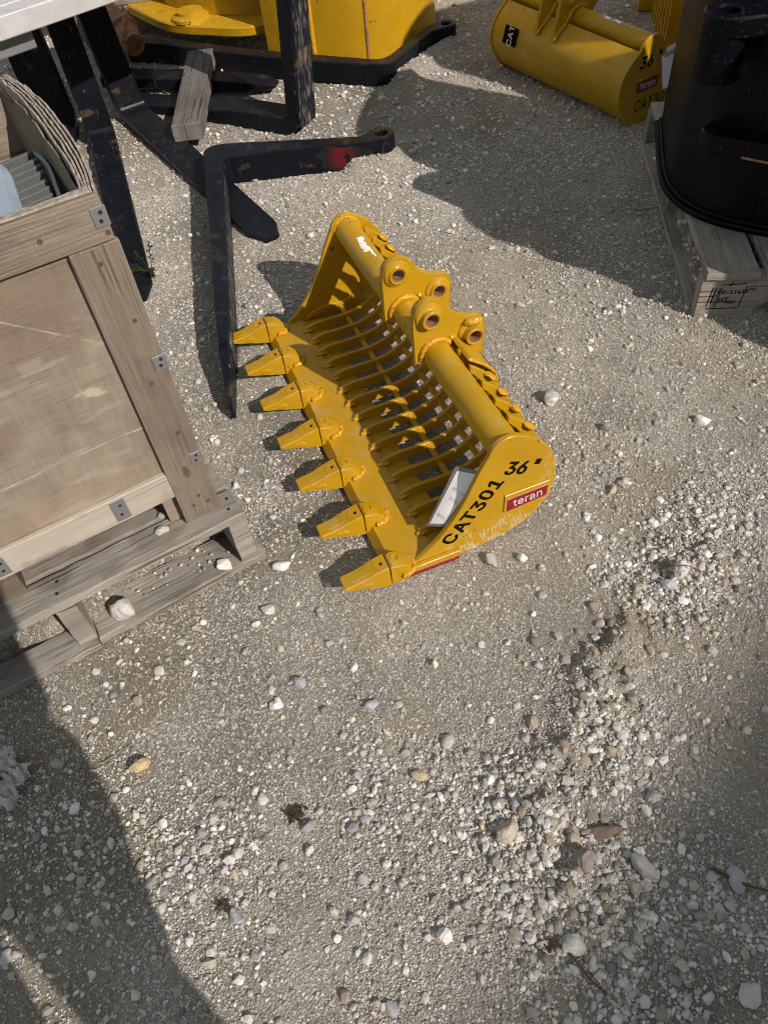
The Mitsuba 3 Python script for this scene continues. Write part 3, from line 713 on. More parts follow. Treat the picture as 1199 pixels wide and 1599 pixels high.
# teeth
def loft(sections):
    """closed loft of rectangles with bevelled corners: each (v, half width, z low, z high)"""
    rings = []
    for v, w, a, b in sections:
        c = min(0.003, w * 0.3, (b - a) * 0.3)
        rings.append([(w, a + c), (w, b - c), (w - c, b), (-w + c, b), (-w, b - c), (-w, a + c), (-w + c, a), (w - c, a)])
    V = np.array([[(x, sec[0], z) for x, z in r] for r, sec in zip(rings, sections)]).reshape(-1, 3)
    n = len(sections)
    i, j = np.meshgrid(np.arange(n - 1), np.arange(8), indexing='ij'); j2 = (j + 1) % 8
    F = [quads(np.stack([i * 8 + j, i * 8 + j2, (i + 1) * 8 + j2, (i + 1) * 8 + j], -1).reshape(-1, 4))]
    for k in range(1, 7):
        F += [[[0, k + 1, k]], [[(n - 1) * 8, (n - 1) * 8 + k, (n - 1) * 8 + k + 1]]]
    m = trimesh.Trimesh(V, np.vstack(F), process=False)
    if m.volume < 0:
        m.invert()
    return m
for i in range(7):
    u = 0.0270 + 0.1480 * i
    tip = loft([(0.0, 0.0178, 0.0440, 0.0505), (0.004, 0.0188, 0.041, 0.0530), (0.040, 0.0190, 0.031, 0.0580), (0.056, 0.0200, 0.026, 0.0640), (0.064, 0.0205, 0.024, 0.0668), (0.0965, 0.0215, 0.017, 0.0745)])
    v = np.asarray(tip.vertices).copy(); low = v[:, 2] < np.interp(v[:, 1], [0, 0.0965], [0.047, 0.050]); v[low, 0] *= np.interp(v[low, 1], [0.01, 0.0965], [1.0, 1.22]); tip = trimesh.Trimesh(v, tip.faces, process=False)
    groove = loft([(0.001, 0.0085, 0.0500, 0.0518), (0.040, 0.0095, 0.0575, 0.0602), (0.060, 0.0110, 0.0650, 0.0668)])
    side = loft([(0.036, 0.0212, 0.034, 0.047), (0.052, 0.0248, 0.030, 0.050), (0.060, 0.0236, 0.036, 0.046)])
    M = BM @ trimesh.transformations.translation_matrix([u, 0, 0])
    tooth = obj('tooth', moved(tip, M), 'yellow_paint', sk, smooth=25)
    obj('wear_lug', moved(side, M), 'yellow_paint', tooth, smooth=25)
    obj('centre_ridge', moved(groove, M), 'yellow_paint', tooth, smooth=25)
    obj('gap', moved(loft([(0.0967, 0.0200, 0.016, 0.0725), (0.0995, 0.0200, 0.016, 0.0725)]), M), 'groove_paint', tooth)
    ad = plate(np.vstack([[(-0.0215, 0.0997), (0.0215, 0.0997)], [(0.0215 * math.cos(a), 0.130 + 0.0215 * math.sin(a)) for a in np.linspace(0, math.pi, 16)]]), 0.0655, c=0.004)
    v = np.asarray(ad.vertices).copy(); top = v[:, 2] > 0.03; v[top, 2] += np.interp(v[top, 1], [0.099, 0.125, 0.152], [0.0095, 0.004, -0.018]); v[~top, 2] += 0.012
    obj('adapter', moved(trimesh.Trimesh(v, ad.faces, process=False), M), 'yellow_paint', tooth, smooth=25)
    pin = lathe([(0.0072, 0.0), (0.0086, 0.0), (0.0090, 0.0010), (0.0078, 0.0014), (0.0068, 0.0006)], 24); pin.apply_transform(frame((0, 0.1150, 0.0716), (1, 0, 0), unit(0, 1, -0.2), unit(0, 0.2, 1)))
    obj('pin_ring', moved(pin, M), 'yellow_paint', tooth, smooth=30)
    ph = trimesh.creation.cylinder(0.0034, 0.0014, sections=16); ph.apply_transform(frame((0.003, 0.0850, 0.0722), (1, 0, 0), unit(0, 1, 0.22), unit(0, -0.22, 1)))
    obj('pin_hole', moved(ph, M), 'groove_paint', tooth)
    obj('lettering', moved(lettering('CA05', 0.0085, 0.0014, (0.0, 0.0722, 0.0686), (1, 0, 0), unit(0, 1, 0.22), unit(0, -0.22, 1), bold=False), M), 'yellow_paint', tooth)
    wpts = [(0.0235 * math.cos(a), 0.131 + 0.0245 * math.sin(a), 0.0345 + 0.0015 * math.sin(9 * a)) for a in np.linspace(-0.35, math.pi + 0.35, 26)]
    obj('weld_bead', moved(tube(wpts, 0.0060, 8), M), 'weld_paint', tooth, smooth=True)
# near side plate: wear strip, badge, stencils
obj('wear_strip', bucket_shape([(0.122, 0.004), (0.126, 0.026), (0.258, 0.026), (0.258, 0.004)], 0.9145, 0.925), 'yellow_paint', sk)
obj('red_strip', bucket_shape([(0.124, 0.002), (0.125, 0.0135), (0.257, 0.0115), (0.257, 0.002)], 0.9252, 0.9262, c=0.0003), 'red_paint', sk, label='strip of red spray paint along the lower edge')
UF = 0.9142
def face(v, z, uu=UF):
    return BM[:3, :3] @ np.array([uu, v, z]) + BM[:3, 3]
def vdir(a):
    return math.cos(a) * BV + math.sin(a) * Z
badge = obj('badge', bucket_shape([(0.361, 0.087), (0.362, 0.1395), (0.464, 0.1395), (0.463, 0.094)], 0.9143, 0.9178, c=0.0012), 'worn_yellow_paint', sk, label='raised plate with a red painted face')
obj('red_face', bucket_shape([(0.3668, 0.0895), (0.3675, 0.1265), (0.4595, 0.1285), (0.4585, 0.0975)], 0.91785, 0.9188, c=0.0004), 'red_paint', badge)
obj('lettering', lettering('teran', 0.0205, 0.0010, face(0.4135, 0.1105, 0.9189), vdir(0.05), vdir(0.05 + math.pi / 2), BU, bold=False), 'white_print', badge)
for ch, (v, z), a in (('C', (0.2405, 0.0640), 0.86), ('A', (0.2645, 0.0905), 0.86), ('T', (0.2830, 0.1140), 0.86), ('3', (0.3045, 0.1360), 0.84), ('0', (0.3210, 0.1615), 0.80), ('1', (0.3400, 0.1850), 0.80)):
    obj('stencil', cat(*[lettering(ch, 0.0320, 0.0005 + 0.0001 * q, face(v, z) + vdir(a) * 0.0014 * (q - 0.5), vdir(a), vdir(a + math.pi / 2), BU, bold=True, shear=-0.05) for q in (0, 1)]), 'black_print', sk)
for ch, (v, z), h in (('3', (0.3745, 0.2140), 0.032), ('6', (0.4000, 0.2040), 0.032), ('"', (0.4330, 0.2060), 0.030)):
    obj('stencil', cat(*[lettering(ch, h, 0.0005 + 0.0001 * q, face(v, z) + vdir(-0.38) * 0.0012 * (q - 0.5), vdir(-0.38), vdir(-0.38 + math.pi / 2), BU, bold=True, shear=0.05) for q in (0, 1)]), 'black_print', sk)
# sticker remnants wrapped on the tube
def tube_patch(u0, u1, a0, a1, seed, r=TR + 0.0006):
    g = np.random.default_rng(seed); n, m_ = 12, 7
    V = []
    lo = a0 + (a1 - a0) * 0.30 * g.uniform(0, 1, n); hi = a1 - (a1 - a0) * 0.35 * g.uniform(0, 1, n)
    for i in range(n):
        u = u0 + (u1 - u0) * i / (n - 1)
        for j in range(m_):
            a = lo[i] + (hi[i] - lo[i]) * j / (m_ - 1)
            V.append((u, TV + r * math.cos(a), TZ + r * math.sin(a)))
    i, j = np.meshgrid(np.arange(n - 1), np.arange(m_ - 1), indexing='ij')
    F = quads(np.stack([i * m_ + j, i * m_ + j + 1, (i + 1) * m_ + j + 1, (i + 1) * m_ + j], -1).reshape(-1, 4))
    a = trimesh.Trimesh(np.array(V), F, process=False); b = trimesh.Trimesh(np.array(V) - (np.array(V) - [0, TV, TZ]) * [0, 0.012, 0.012], F[:, ::-1], process=False)
    return moved(cat(a, b), BM)
for k, (u0, u1, a0, a1) in enumerate(((0.115, 0.185, 1.25, 2.0), (0.178, 0.215, 1.28, 1.55), (0.262, 0.282, 1.05, 1.25), (0.300, 0.345, 0.95, 1.25))):
    obj('sticker_remnant', tube_patch(u0, u1, a0, a1, 60 + k), 'paper', sk, smooth=True, label='torn white sticker remnant on the tube')

# paper sheet in the bucket
A, Bp, Cp, Dp = (0.8690, 0.2070, 0.073), (0.8520, 0.2840, 0.203), (0.8995, 0.3270, 0.211), (0.9000, 0.2360, 0.091)
def sheet(n, m_, s0, s1, t0, t1, lift, thick=0.0006):
    V = []
    for i in range(n):
        s = s0 + (s1 - s0) * i / (n - 1)
        for j in range(m_):
            t = t0 + (t1 - t0) * j / (m_ - 1)
            p = (1 - s) * ((1 - t) * np.array(A) + t * np.array(Dp)) + s * ((1 - t) * np.array(Bp) + t * np.array(Cp))
            p = p + (0.003 * math.sin(math.pi * s) * math.sin(math.pi * t) + lift) * np.array([0.44, -0.75, 0.50])
            V.append(p)
    i, j = np.meshgrid(np.arange(n - 1), np.arange(m_ - 1), indexing='ij')
    F = quads(np.stack([i * m_ + j, i * m_ + j + 1, (i + 1) * m_ + j + 1, (i + 1) * m_ + j], -1).reshape(-1, 4))
    a = trimesh.Trimesh(np.array(V), F, process=False); b = trimesh.Trimesh(np.array(V) - thick * np.array([0.44, -0.75, 0.50]), F[:, ::-1], process=False)
    return moved(cat(a, b), BM)
tag = thing('paper_tag', 'laminated white paper tag leaning inside the skeleton bucket against its lettered side plate', 'paper')
obj('laminate', sheet(12, 9, 0, 1, 0, 1, 0.0), 'laminate_film', tag, smooth=True)
obj('page', sheet(12, 9, 0.05, 0.94, 0.13, 0.88, 0.0009, 0.0003), 'paper', tag, smooth=True)
def sheet_pt(s, t):
    p = (1 - s) * ((1 - t) * np.array(A) + t * np.array(Dp)) + s * ((1 - t) * np.array(Bp) + t * np.array(Cp))
    p = p + (0.003 * math.sin(math.pi * s) * math.sin(math.pi * t) + 0.0013) * np.array([0.44, -0.75, 0.50])
    return BM[:3, :3] @ p + BM[:3, 3]
for txt, s, t in (('PU-N', 0.62, 0.62), ('301', 0.48, 0.60), ('35B', 0.18, 0.52)):
    O_ = sheet_pt(s, t); e2 = unit(*(sheet_pt(s + .05, t) - O_)); e1 = unit(*(O_ - sheet_pt(s, t + 0.05))); e1 = unit(*(e1 - e2 * (e1 @ e2)))
    L = lettering(txt, 0.0075, 0.0002, O_, e1, e2, -np.cross(e2, e1) * 0 + np.cross(e1, e2))
    obj('show_through_text', L, 'grey_print', tag)

# ------------------------------------------------------------------ wooden crate on its pallet (local axes: d to the right along the front, n away, z up)
CM = frame(CO, CD, CN, Z)
pal = thing('wooden_pallet', 'weathered grey wooden pallet under the plywood crate with earth spilled on its bottom boards', 'pallet')
for k, n0 in enumerate((-0.006, 0.081, 0.168, 0.255, 0.342, 0.43)):
    wboard('deck_board', (-0.80, n0, 0.1515), (0.009 - 0.004 * (k % 2), n0 + 0.0785, 0.1715), CM, 'grey_wood', pal, c=0.003, rough=0.0022)
for d0 in (-0.030, -0.390, -0.760):
    wboard('stringer', (d0, -0.001, 0.0235), (d0 + 0.0375, 0.60, 0.151), CM, 'grey_wood', pal, grain=1, c=0.003, rough=0.0018)
for n0 in (0.0, 0.25, 0.48):
    wboard('bottom_board', (-0.352, n0 - 0.003, 0.001), (0.024, n0 + 0.100, 0.0205), CM, 'grey_wood', pal, c=0.003, rough=0.0028)
    wboard('bottom_board', (-0.80, n0 - 0.013, 0.002), (-0.354, n0 + 0.055, 0.024), CM, 'grey_wood', pal, c=0.003, rough=0.004)
for d, n in ((-0.015, -0.0), (-0.371, 0.0)):
    for q in range(2):
        nail = trimesh.creation.cylinder(0.0032, 0.0015, sections=10); nail.apply_translation([d + 0.008 * q, 0.02 + 0.028 * q, 0.1722])
        obj('nail', moved(nail, CM), 'dark_metal', pal)
cr8 = thing('wooden_crate', 'open topped plywood crate with metal corner brackets standing on the weathered pallet', 'crate')
m, uv = timber((-0.56, 0.0425, 0.2450), (-0.0955, 0.0535, 0.800), CM, 0, k=0)
obj('front_panel', m, 'plywood_face', cr8, uv=uv, label='stained plywood front panel with a gouge and scratches')
wboard('top_rail', (-0.62, 0.0300, 0.7720), (-0.0305, 0.0420, 0.8400), CM, 'brown_wood', cr8, rough=0.0004)
wboard('stile', (-0.0990, 0.0300, 0.1745), (-0.0250, 0.0420, 0.7712), CM, 'brown_wood', cr8, grain=2, rough=0.0004)
wboard('bottom_rail', (-0.62, 0.0295, 0.2570), (-0.0997, 0.0420, 0.3200), CM, 'pale_wood', cr8, rough=0.0004, label='pale new softwood rail along the foot of the front panel')
wboard('top_edge', (-0.62, 0.0422, 0.812), (-0.036, 0.0590, 0.8415), CM, 'frayed_wood', cr8, rough=0.0015)
wboard('back_panel', (-0.62, 0.555, 0.20), (-0.04, 0.570, 0.83), CM, 'brown_wood', cr8)
wboard('floor_panel', (-0.62, 0.060, 0.235), (-0.045, 0.552, 0.250), CM, 'brown_wood', cr8)
for d0 in (-0.125, -0.46):
    wboard('skid', (d0, 0.0545, 0.1735), (d0 + 0.045, 0.55, 0.2345), CM, 'brown_wood', cr8, grain=1)
# delaminating side panel
cen = spline([(-0.0395, 0.0595), (-0.0275, 0.155), (-0.0215, 0.30), (-0.0225, 0.42), (-0.040, 0.555)], 46)
tang = np.gradient(cen, axis=0); tang /= np.linalg.norm(tang, axis=1, keepdims=True); nor = np.c_[tang[:, 1], -tang[:, 0]]
side = None
for k in range(6):
    g = np.random.default_rng(300 + k)
    L = np.linspace(0, 1, len(cen)); bow = np.sin(math.pi * L)
    offs = (0.011 - 0.0042 * k) + 0.0035 * (meshkit.fbm(np.c_[L * 6, L * 0 + k, L * 0], 3, 40 + k) - 0.5) + (0.006 * bow * (k - 2.5) / -2.5) * 0.8
    th = 0.0030
    top = 0.840 + 0.004 * (meshkit.fbm(np.c_[L * 30, L * 0 + k, L * 0], 3, 50 + k) - 0.5) * 2 - (0.010 + 0.05 * np.clip(meshkit.fbm(np.c_[L * 9, L * 0, L * 0], 3, 57) - 0.40, 0, 1)) * (k == 5)
    P = []
    for s_, zz in ((0.5, None), (-0.5, None)):
        xy = cen + nor * (offs + s_ * th)[:, None]
        P.append(xy)
    rows = [np.c_[P[0], np.full(len(cen), 0.18)], np.c_[P[0], top - 0.0005], np.c_[P[1], top - 0.0007], np.c_[P[1], np.full(len(cen), 0.18)]]
    V = np.stack(rows, 1).reshape(-1, 3)
    i, j = np.meshgrid(np.arange(len(cen) - 1), np.arange(4), indexing='ij'); j2 = (j + 1) % 4
    F = np.vstack([quads(np.stack([i * 4 + j, i * 4 + j2, (i + 1) * 4 + j2, (i + 1) * 4 + j], -1).reshape(-1, 4)), [[0, 2, 1], [0, 3, 2]], [[len(V) - 4, len(V) - 3, len(V) - 2], [len(V) - 4, len(V) - 2, len(V) - 1]]])
    mm = trimesh.Trimesh(V, F, process=False)
    if mm.volume < 0:
        mm.invert()
    if side is None:
        side = obj('side_panel', moved(mm, CM), 'frayed_wood', cr8, label='bulging side panel with delaminated frayed plies')
    else:
        obj('ply_layer', moved(mm, CM), 'frayed_wood' if k < 5 else 'brown_wood', side, uv=np.c_[V[:, 1] + 20 * k, V[:, 2]] if k == 5 else None)
def bracket(d0, d1, z0, z1, n=0.0290, lean=0.0):
    br = obj('bracket', moved(cat(cbox((d0, n - 0.0014, z0), (d1, n, z1), 0.0005)), CM), 'galvanised', cr8)
    for q in (0.3, 0.72):
        h = trimesh.creation.cylinder(0.0030, 0.0022, sections=12); h.apply_transform(trimesh.transformations.rotation_matrix(math.pi / 2, (1, 0, 0)))
        h.apply_translation([d0 + (d1 - d0) * (0.45 if q < 0.5 else 0.6), n - 0.0012, z0 + (z1 - z0) * q])
        obj('screw', moved(h, CM), 'dark_metal', br)
bracket(-0.0490, -0.0275, 0.7955, 0.8245)
bracket(-0.0455, -0.0225, 0.5390, 0.5665)
bracket(-0.0475, -0.0270, 0.3150, 0.3430)
bracket(-0.2120, -0.1850, 0.2640, 0.3170, n=0.0284)
bracket(-0.4300, -0.4100, 0.2660, 0.3100, n=0.0284)
for d, z in ((-0.125, 0.805), (-0.036, 0.785), (-0.062, 0.745), (-0.047, 0.640), (-0.060, 0.52), (-0.050, 0.400), (-0.075, 0.215), (-0.045, 0.21), (-0.058, 0.235), (-0.30, 0.80)):
    sc = trimesh.creation.cylinder(0.0038, 0.0016, sections=12); sc.apply_transform(trimesh.transformations.rotation_matrix(math.pi / 2, (1, 0, 0))); sc.apply_translation([d, 0.0296, z])
    obj('screw', moved(sc, CM), 'bark', cr8)
# machine housing inside the crate
mh = thing('machine_housing', 'pale blue grey machine housing with dark cooling fins inside the open crate', 'machine')
out = np.vstack([[(-0.52, 0.075), (-0.160, 0.075)], spline([(-0.140, 0.095), (-0.122, 0.17), (-0.112, 0.27), (-0.104, 0.355), (-0.112, 0.400), (-0.135, 0.42)], 22), [(-0.52, 0.43)]])
hs = plate(out, 0.52, c=0.012); hs.apply_translation([0, 0, 0.26])
obj('housing', moved(hs, CM), 'machine_paint', mh, smooth=40)
bx = plate([(-0.52, 0.4305), (-0.135, 0.4305), (-0.120, 0.455), (-0.125, 0.53), (-0.52, 0.53)], 0.45, c=0.01); bx.apply_translation([0, 0, 0.26])
obj('end_cover', moved(bx, CM), 'machine_paint', mh, smooth=40)
sl = plate([(-0.30, 0.155), (-0.215, 0.145), (-0.215, 0.155), (-0.30, 0.168)], 0.003, c=0.0008); sl.apply_translation([0, 0, 0.7805])
obj('slot', moved(sl, CM), 'dark_fin', mh)
rim = spline([(-0.112, 0.095), (-0.092, 0.17), (-0.080, 0.27), (-0.070, 0.37), (-0.078, 0.425)], 40)
for k in range(11):
    c0 = rim[int(3 + 3.3 * k)]
    f = plate([(0, 0), (0.050, 0.010), (0.055, 0.015), (0.050, 0.019), (0, 0.010)], 0.42, c=0.0012); f.apply_translation([c0[0] - 0.034, c0[1], 0.345])
    obj('cooling_fin', moved(f, CM), 'dark_fin', mh, smooth=30)
sh = plate(np.vstack([rim + [0.024, 0.0], (rim + [0.030, 0.0])[::-1]]), 0.012, c=0.001); sh.apply_translation([0, 0, 0.748])
obj('fin_guard', moved(sh, CM), 'machine_paint', mh, smooth=30)

# ------------------------------------------------------------------ right-hand pallet and the dark bucket standing on it
RM = frame(RO, RX, RY, Z)
rp = thing('wooden_pallet', 'grey pallet with a stamped block under the black bucket at the right edge', 'pallet')
blk = plate([(0.0, 0.0), (0.143, 0.0), (0.152, 0.028), (0.185, 0.046), (0.30, 0.046), (0.335, 0.028), (0.345, 0.0), (0.56, 0.0), (0.56, 0.122), (0.0, 0.122)], 0.040, c=0.002)
blk = trimesh.Trimesh(np.asarray(blk.vertices)[:, [0, 2, 1]] * np.array([1, 1, 1]), blk.faces[:, ::-1], process=False)
def uv_of(m, M, grain=0):
    GRAIN[0] += 1
    v, f = np.asarray(m.vertices), np.asarray(m.faces); n = np.abs(m.face_normals)
    V = v[f].reshape(-1, 3); ax = np.repeat(n.argmax(1), 3); o = [grain, (grain + 1) % 3, (grain + 2) % 3]
    w = np.where(ax == o[1], V[:, o[2]], V[:, o[1]] + 0.37)
    uv = np.c_[V[:, o[0]] + 20 * GRAIN[0], w]
    return trimesh.Trimesh(V @ M[:3, :3].T + M[:3, 3], np.arange(len(V)).reshape(-1, 3), process=False), uv
for yy in (0.0, 0.50, 0.945):
    b2 = blk.copy(); b2.apply_translation([0, yy, 0])
    mm, uv = uv_of(b2, RM)
    so = obj('stringer', mm, 'grey_wood', rp, uv=uv, label='notched stringer with a black heat treatment stamp' if yy == 0 else None)
    if yy == 0:
        first = so
for x0, y0, x1 in ((0.005, -0.012, 0.135), (0.155, -0.008, 0.285), (0.305, -0.01, 0.43)):
    wboard('deck_board', (x0, y0, 0.1225), (x1, 0.985, 0.1425), RM, 'grey_wood', rp, grain=1, c=0.002, rough=0.0012)
for x0, x1 in ((-0.010, 0.10), (0.36, 0.47)):
    wboard('bottom_board', (x0, 0.041, 0.0), (x1, 0.985, 0.021), RM, 'grey_wood', rp, grain=1, c=0.002, rough=0.0015)
def stamp(txt, x, z, h, shear=0.0):
    obj('stamp', lettering(txt, h, 0.0006, RM[:3, :3] @ np.array([x, -0.0004, z]) + RM[:3, 3], RX, Z, -RY, bold=True, shear=shear), 'black_print', first)
def stroke(x0, z0, x1, z1, w=0.0026):
    d = np.array([x1 - x0, z1 - z0]); l = np.hypot(*d); d /= l; nn = np.array([-d[1], d[0]]) * w / 2
    q = np.array([(x0, z0), (x1, z1)])
    m = plate(np.array([q[0] - nn, q[1] - nn, q[1] + nn, q[0] + nn]), 0.0004, c=0.0001)
    m = trimesh.Trimesh(np.asarray(m.vertices)[:, [0, 2, 1]] * np.array([1, -1, 1]), m.faces, process=False); m.apply_translation([0, -0.0003, 0])
    obj('stamp', moved(m, RM), 'black_print', first)
stamp('US-11435', 0.0845, 0.080, 0.0105, 0.15); stamp('HT', 0.066, 0.056, 0.0135, 0.15); stamp('PRL', 0.1305, 0.0865, 0.0055)
for x0, z0, x1, z1 in ((0.026, 0.035, 0.032, 0.094), (0.035, 0.045, 0.040, 0.092), (0.030, 0.066, 0.046, 0.070), (0.047, 0.035, 0.053, 0.094), (0.050, 0.101, 0.112, 0.104), (0.026, 0.029, 0.106, 0.030), (0.108, 0.034, 0.116, 0.098), (0.072, 0.096, 0.077, 0.110)):
    stroke(x0, z0, x1, z1)
ring = lathe([(0.0092, 0), (0.0104, 0), (0.0104, 0.0004), (0.0092, 0.0004)], 28)
obj('stamp', moved(ring, frame(RM[:3, :3] @ np.array([0.1305, -0.0003, 0.0865]) + RM[:3, 3], RX, Z, -RY)), 'black_print', first)

def film_strip(xy, z0, z1, t=0.0008):
    xy = np.asarray(xy, float); tt = np.gradient(xy, axis=0); tt /= np.linalg.norm(tt, axis=1, keepdims=True)
    nn = np.c_[tt[:, 1], -tt[:, 0]]
    if nn[0] @ np.array([-1, -1]) < 0:
        nn = -nn
    o, i = xy + nn * t, xy - nn * 0.004
    m = plate(np.vstack([o, i[::-1]]), z1 - z0, c=0.0002); m.apply_translation([0, 0, z0])
    return m
db = thing('black_bucket', 'large glossy black excavator bucket standing on its side on the right pallet', 'bucket')
rimp = [(1.02, 2.45), (0.965, 2.27), (0.928, 2.135), (0.913, 2.05), (0.916, 1.985), (0.935, 1.918), (0.985, 1.842), (1.04, 1.793), (1.10, 1.752), (1.22, 1.70), (1.36, 1.68), (1.50, 1.70), (1.68, 1.79), (1.84, 1.97)]
rimc = spline(rimp, 70)
inn = np.array([(1.62, 2.10), (1.15, 2.50)])
so = np.vstack([rimc, inn])
pl = plate(so, 0.016, c=0.004); pl.apply_translation([0, 0, 0.143])
obj('side_plate', pl, 'dark_bucket_paint', db, smooth=40)
tg = np.gradient(rimc, axis=0); tg /= np.linalg.norm(tg, axis=1, keepdims=True); nr = np.c_[-tg[:, 1], tg[:, 0]]
if ((rimc[30] + nr[30] * 0.05 - np.array([1.3, 2.1])) ** 2).sum() > ((rimc[30] - np.array([1.3, 2.1])) ** 2).sum():
    nr = -nr
a_, b_ = rimc + nr * 0.020, rimc + nr * 0.034
sh = plate(np.vstack([a_, b_[::-1]]), 0.75, c=0.002); sh.apply_translation([0, 0, 0.1595])
obj('shell', sh, 'dark_bucket_paint', db, smooth=40)
wl = tube(np.c_[a_ - nr * 0.003, np.full(len(a_), 0.1625)], 0.006, 8)
obj('weld_bead', wl, 'dark_bucket_paint', db, smooth=True)
pl2 = plate(so, 0.016, c=0.004); pl2.apply_translation([0, 0, 0.910])
obj('side_plate', pl2, 'dark_bucket_paint', db, smooth=40)
for z0, e, pin_ in ((0.345, [(0.975, 1.930), (0.925, 1.912), (0.912, 1.885), (0.925, 1.850), (0.985, 1.800), (1.05, 1.745), (1.12, 1.695), (1.22, 1.650), (1.30, 1.66), (1.26, 1.78), (1.06, 1.90)], None),
              (0.625, [(0.905, 1.915), (0.862, 1.898), (0.842, 1.858), (0.852, 1.815), (0.890, 1.795), (0.94, 1.79), (1.01, 1.775), (1.10, 1.705), (1.20, 1.65), (1.30, 1.68), (1.20, 1.86), (1.0, 1.935)], (0.895, 1.853))):
    ep = plate(spline(e, 60, True), 0.045, [circle(*pin_, 0.026)] if pin_ else (), c=0.005); ep.apply_translation([0, 0, z0])
    k = obj('hinge_ear', ep, 'dark_bucket_paint', db, smooth=35)
    if pin_:
        bs = lathe([(0.0265, 0), (0.054, 0), (0.054, 0.10), (0.050, 0.104), (0.030, 0.104), (0.0265, 0.10)], 36); bs.apply_translation([*pin_, z0 - 0.095])
        obj('boss', bs, 'dark_bucket_paint', k, smooth=30)
    else:
        rs = film_strip([(0.985, 1.7985), (1.02, 1.769), (1.05, 1.7435), (1.118, 1.6945)], z0 + 0.004, z0 + 0.009)
        obj('rust_scrape', rs, 'rust', k, label='rusty scraped edge of the lower hinge ear')

# ------------------------------------------------------------------ smooth yellow bucket behind, in the shade
YO = np.array([1.07, 2.76, 0.0]); YU = np.array([0.43913, -0.89842, 0]); YS = np.array([0.89842, 0.43913, 0])
YM = frame(YO - 0.74 * YU, YU, YS, Z)
yb = thing('ditching_bucket', 'smooth yellow excavator bucket with stencilled end plate lying behind in the shade', 'bucket')
yp = np.vstack([spline([(0.010, 0.0), (-0.030, 0.012), (-0.062, 0.048), (-0.087, 0.100), (-0.090, 0.145), (-0.073, 0.190), (-0.045, 0.222), (-0.014, 0.248)], 26),
                spline([(-0.002, 0.268), (0.015, 0.282), (0.040, 0.288), (0.066, 0.280), (0.084, 0.262)], 10), spline([(0.100, 0.235), (0.128, 0.185), (0.165, 0.135), (0.215, 0.085), (0.265, 0.05)], 16), [(0.275, 0.03), (0.255, 0.0)]])
for u0, u1 in ((0.0, 0.012), (0.728, 0.740)):
    obj('side_plate', bucket_shape(yp, u0, u1, M=YM), 'yellow_paint', yb, smooth=30)
sc = yp[:26]
tg = np.gradient(sc, axis=0); tg /= np.linalg.norm(tg, axis=1, keepdims=True); nr = np.c_[tg[:, 1], -tg[:, 0]]
if nr[12][0] < 0:
    nr = -nr
lo_, hi_ = sc + nr * 0.006, sc + nr * 0.014
obj('shell', bucket_shape(np.vstack([lo_, hi_[::-1]]), 0.0122, 0.7278, M=YM), 'yellow_paint', yb, smooth=40)
obj('cutting_lip', bucket_shape([(0.004, 0.004), (0.26, 0.006), (0.26, 0.022), (0.02, 0.018)], 0.0122, 0.7278, M=YM), 'yellow_paint', yb)
obj('top_tube', along_u(0.031, 0.0122, 0.7278, 0.042, 0.252, 36, M=YM), 'yellow_paint', yb, smooth=40)
for e, uo in enumerate((0.38, 0.475)):
    u = 0.74 - uo
    po = np.vstack([[(-0.010, 0.252), (-0.052, 0.218), (-0.072, 0.195)], spline([(-0.064, 0.255), (-0.046, 0.325), (-0.020, 0.365), (0.010, 0.372), (0.045, 0.350), (0.085, 0.345), (0.125, 0.365), (0.150, 0.345), (0.150, 0.31)], 24), [(0.098, 0.245), (0.060, 0.286), (0.02, 0.286)]])
    ear = obj('hinge_ear', bucket_shape(po, u - 0.014, u, [circle(-0.008, 0.325, 0.015), circle(0.122, 0.330, 0.013)], M=YM), 'yellow_paint', yb, smooth=30)
    for bv, bz in ((-0.008, 0.325), (0.122, 0.330)):
        rg = lathe([(0.0152, 0), (0.030, 0), (0.028, 0.007), (0.022, 0.010), (0.0165, 0.010)], 32); rg = swap(rg, [2, 0, 1]); rg.apply_translation([u, bv, bz])
        obj('boss', moved(rg, YM), 'yellow_paint', ear, smooth=30)
    wa = [(u + 0.002, -0.070, 0.199), (u + 0.003, -0.048, 0.224), (u + 0.003, -0.016, 0.250), (u + 0.003, 0.004, 0.278), (u + 0.003, 0.025, 0.288), (u + 0.003, 0.056, 0.288), (u + 0.003, 0.078, 0.270)]
    obj('weld_bead', moved(tube(spline(wa, 24), 0.005, 8), YM), 'weld_paint', ear, smooth=True)
def yface(s, z, u=0.7402):
    return YM[:3, :3] @ np.array([u, s, z]) + YM[:3, 3]
bd = obj('badge', bucket_shape([(-0.018, 0.108), (-0.022, 0.156), (0.086, 0.160), (0.090, 0.112)], 0.7402, 0.7435, c=0.001, M=YM), 'yellow_paint', yb)
obj('red_face', bucket_shape([(-0.012, 0.112), (-0.016, 0.150), (0.081, 0.154), (0.085, 0.116)], 0.7436, 0.7444, c=0.0003, M=YM), 'red_paint', bd)
obj('lettering', lettering('teran', 0.022, 0.0008, yface(0.035, 0.133, 0.7445), YS, Z, YU), 'white_print', bd)
obj('stencil', lettering('36', 0.036, 0.0005, yface(0.020, 0.208), YS, Z, YU, shear=0.15, bold=True), 'black_print', yb)
obj('stencil', lettering('"', 0.034, 0.0005, yface(0.079, 0.224), YS, Z, YU, bold=True), 'black_print', yb)
obj('stencil', lettering('CAT301', 0.037, 0.0005, yface(0.078, 0.066), 0.86 * YS, Z, YU), 'black_print', yb)
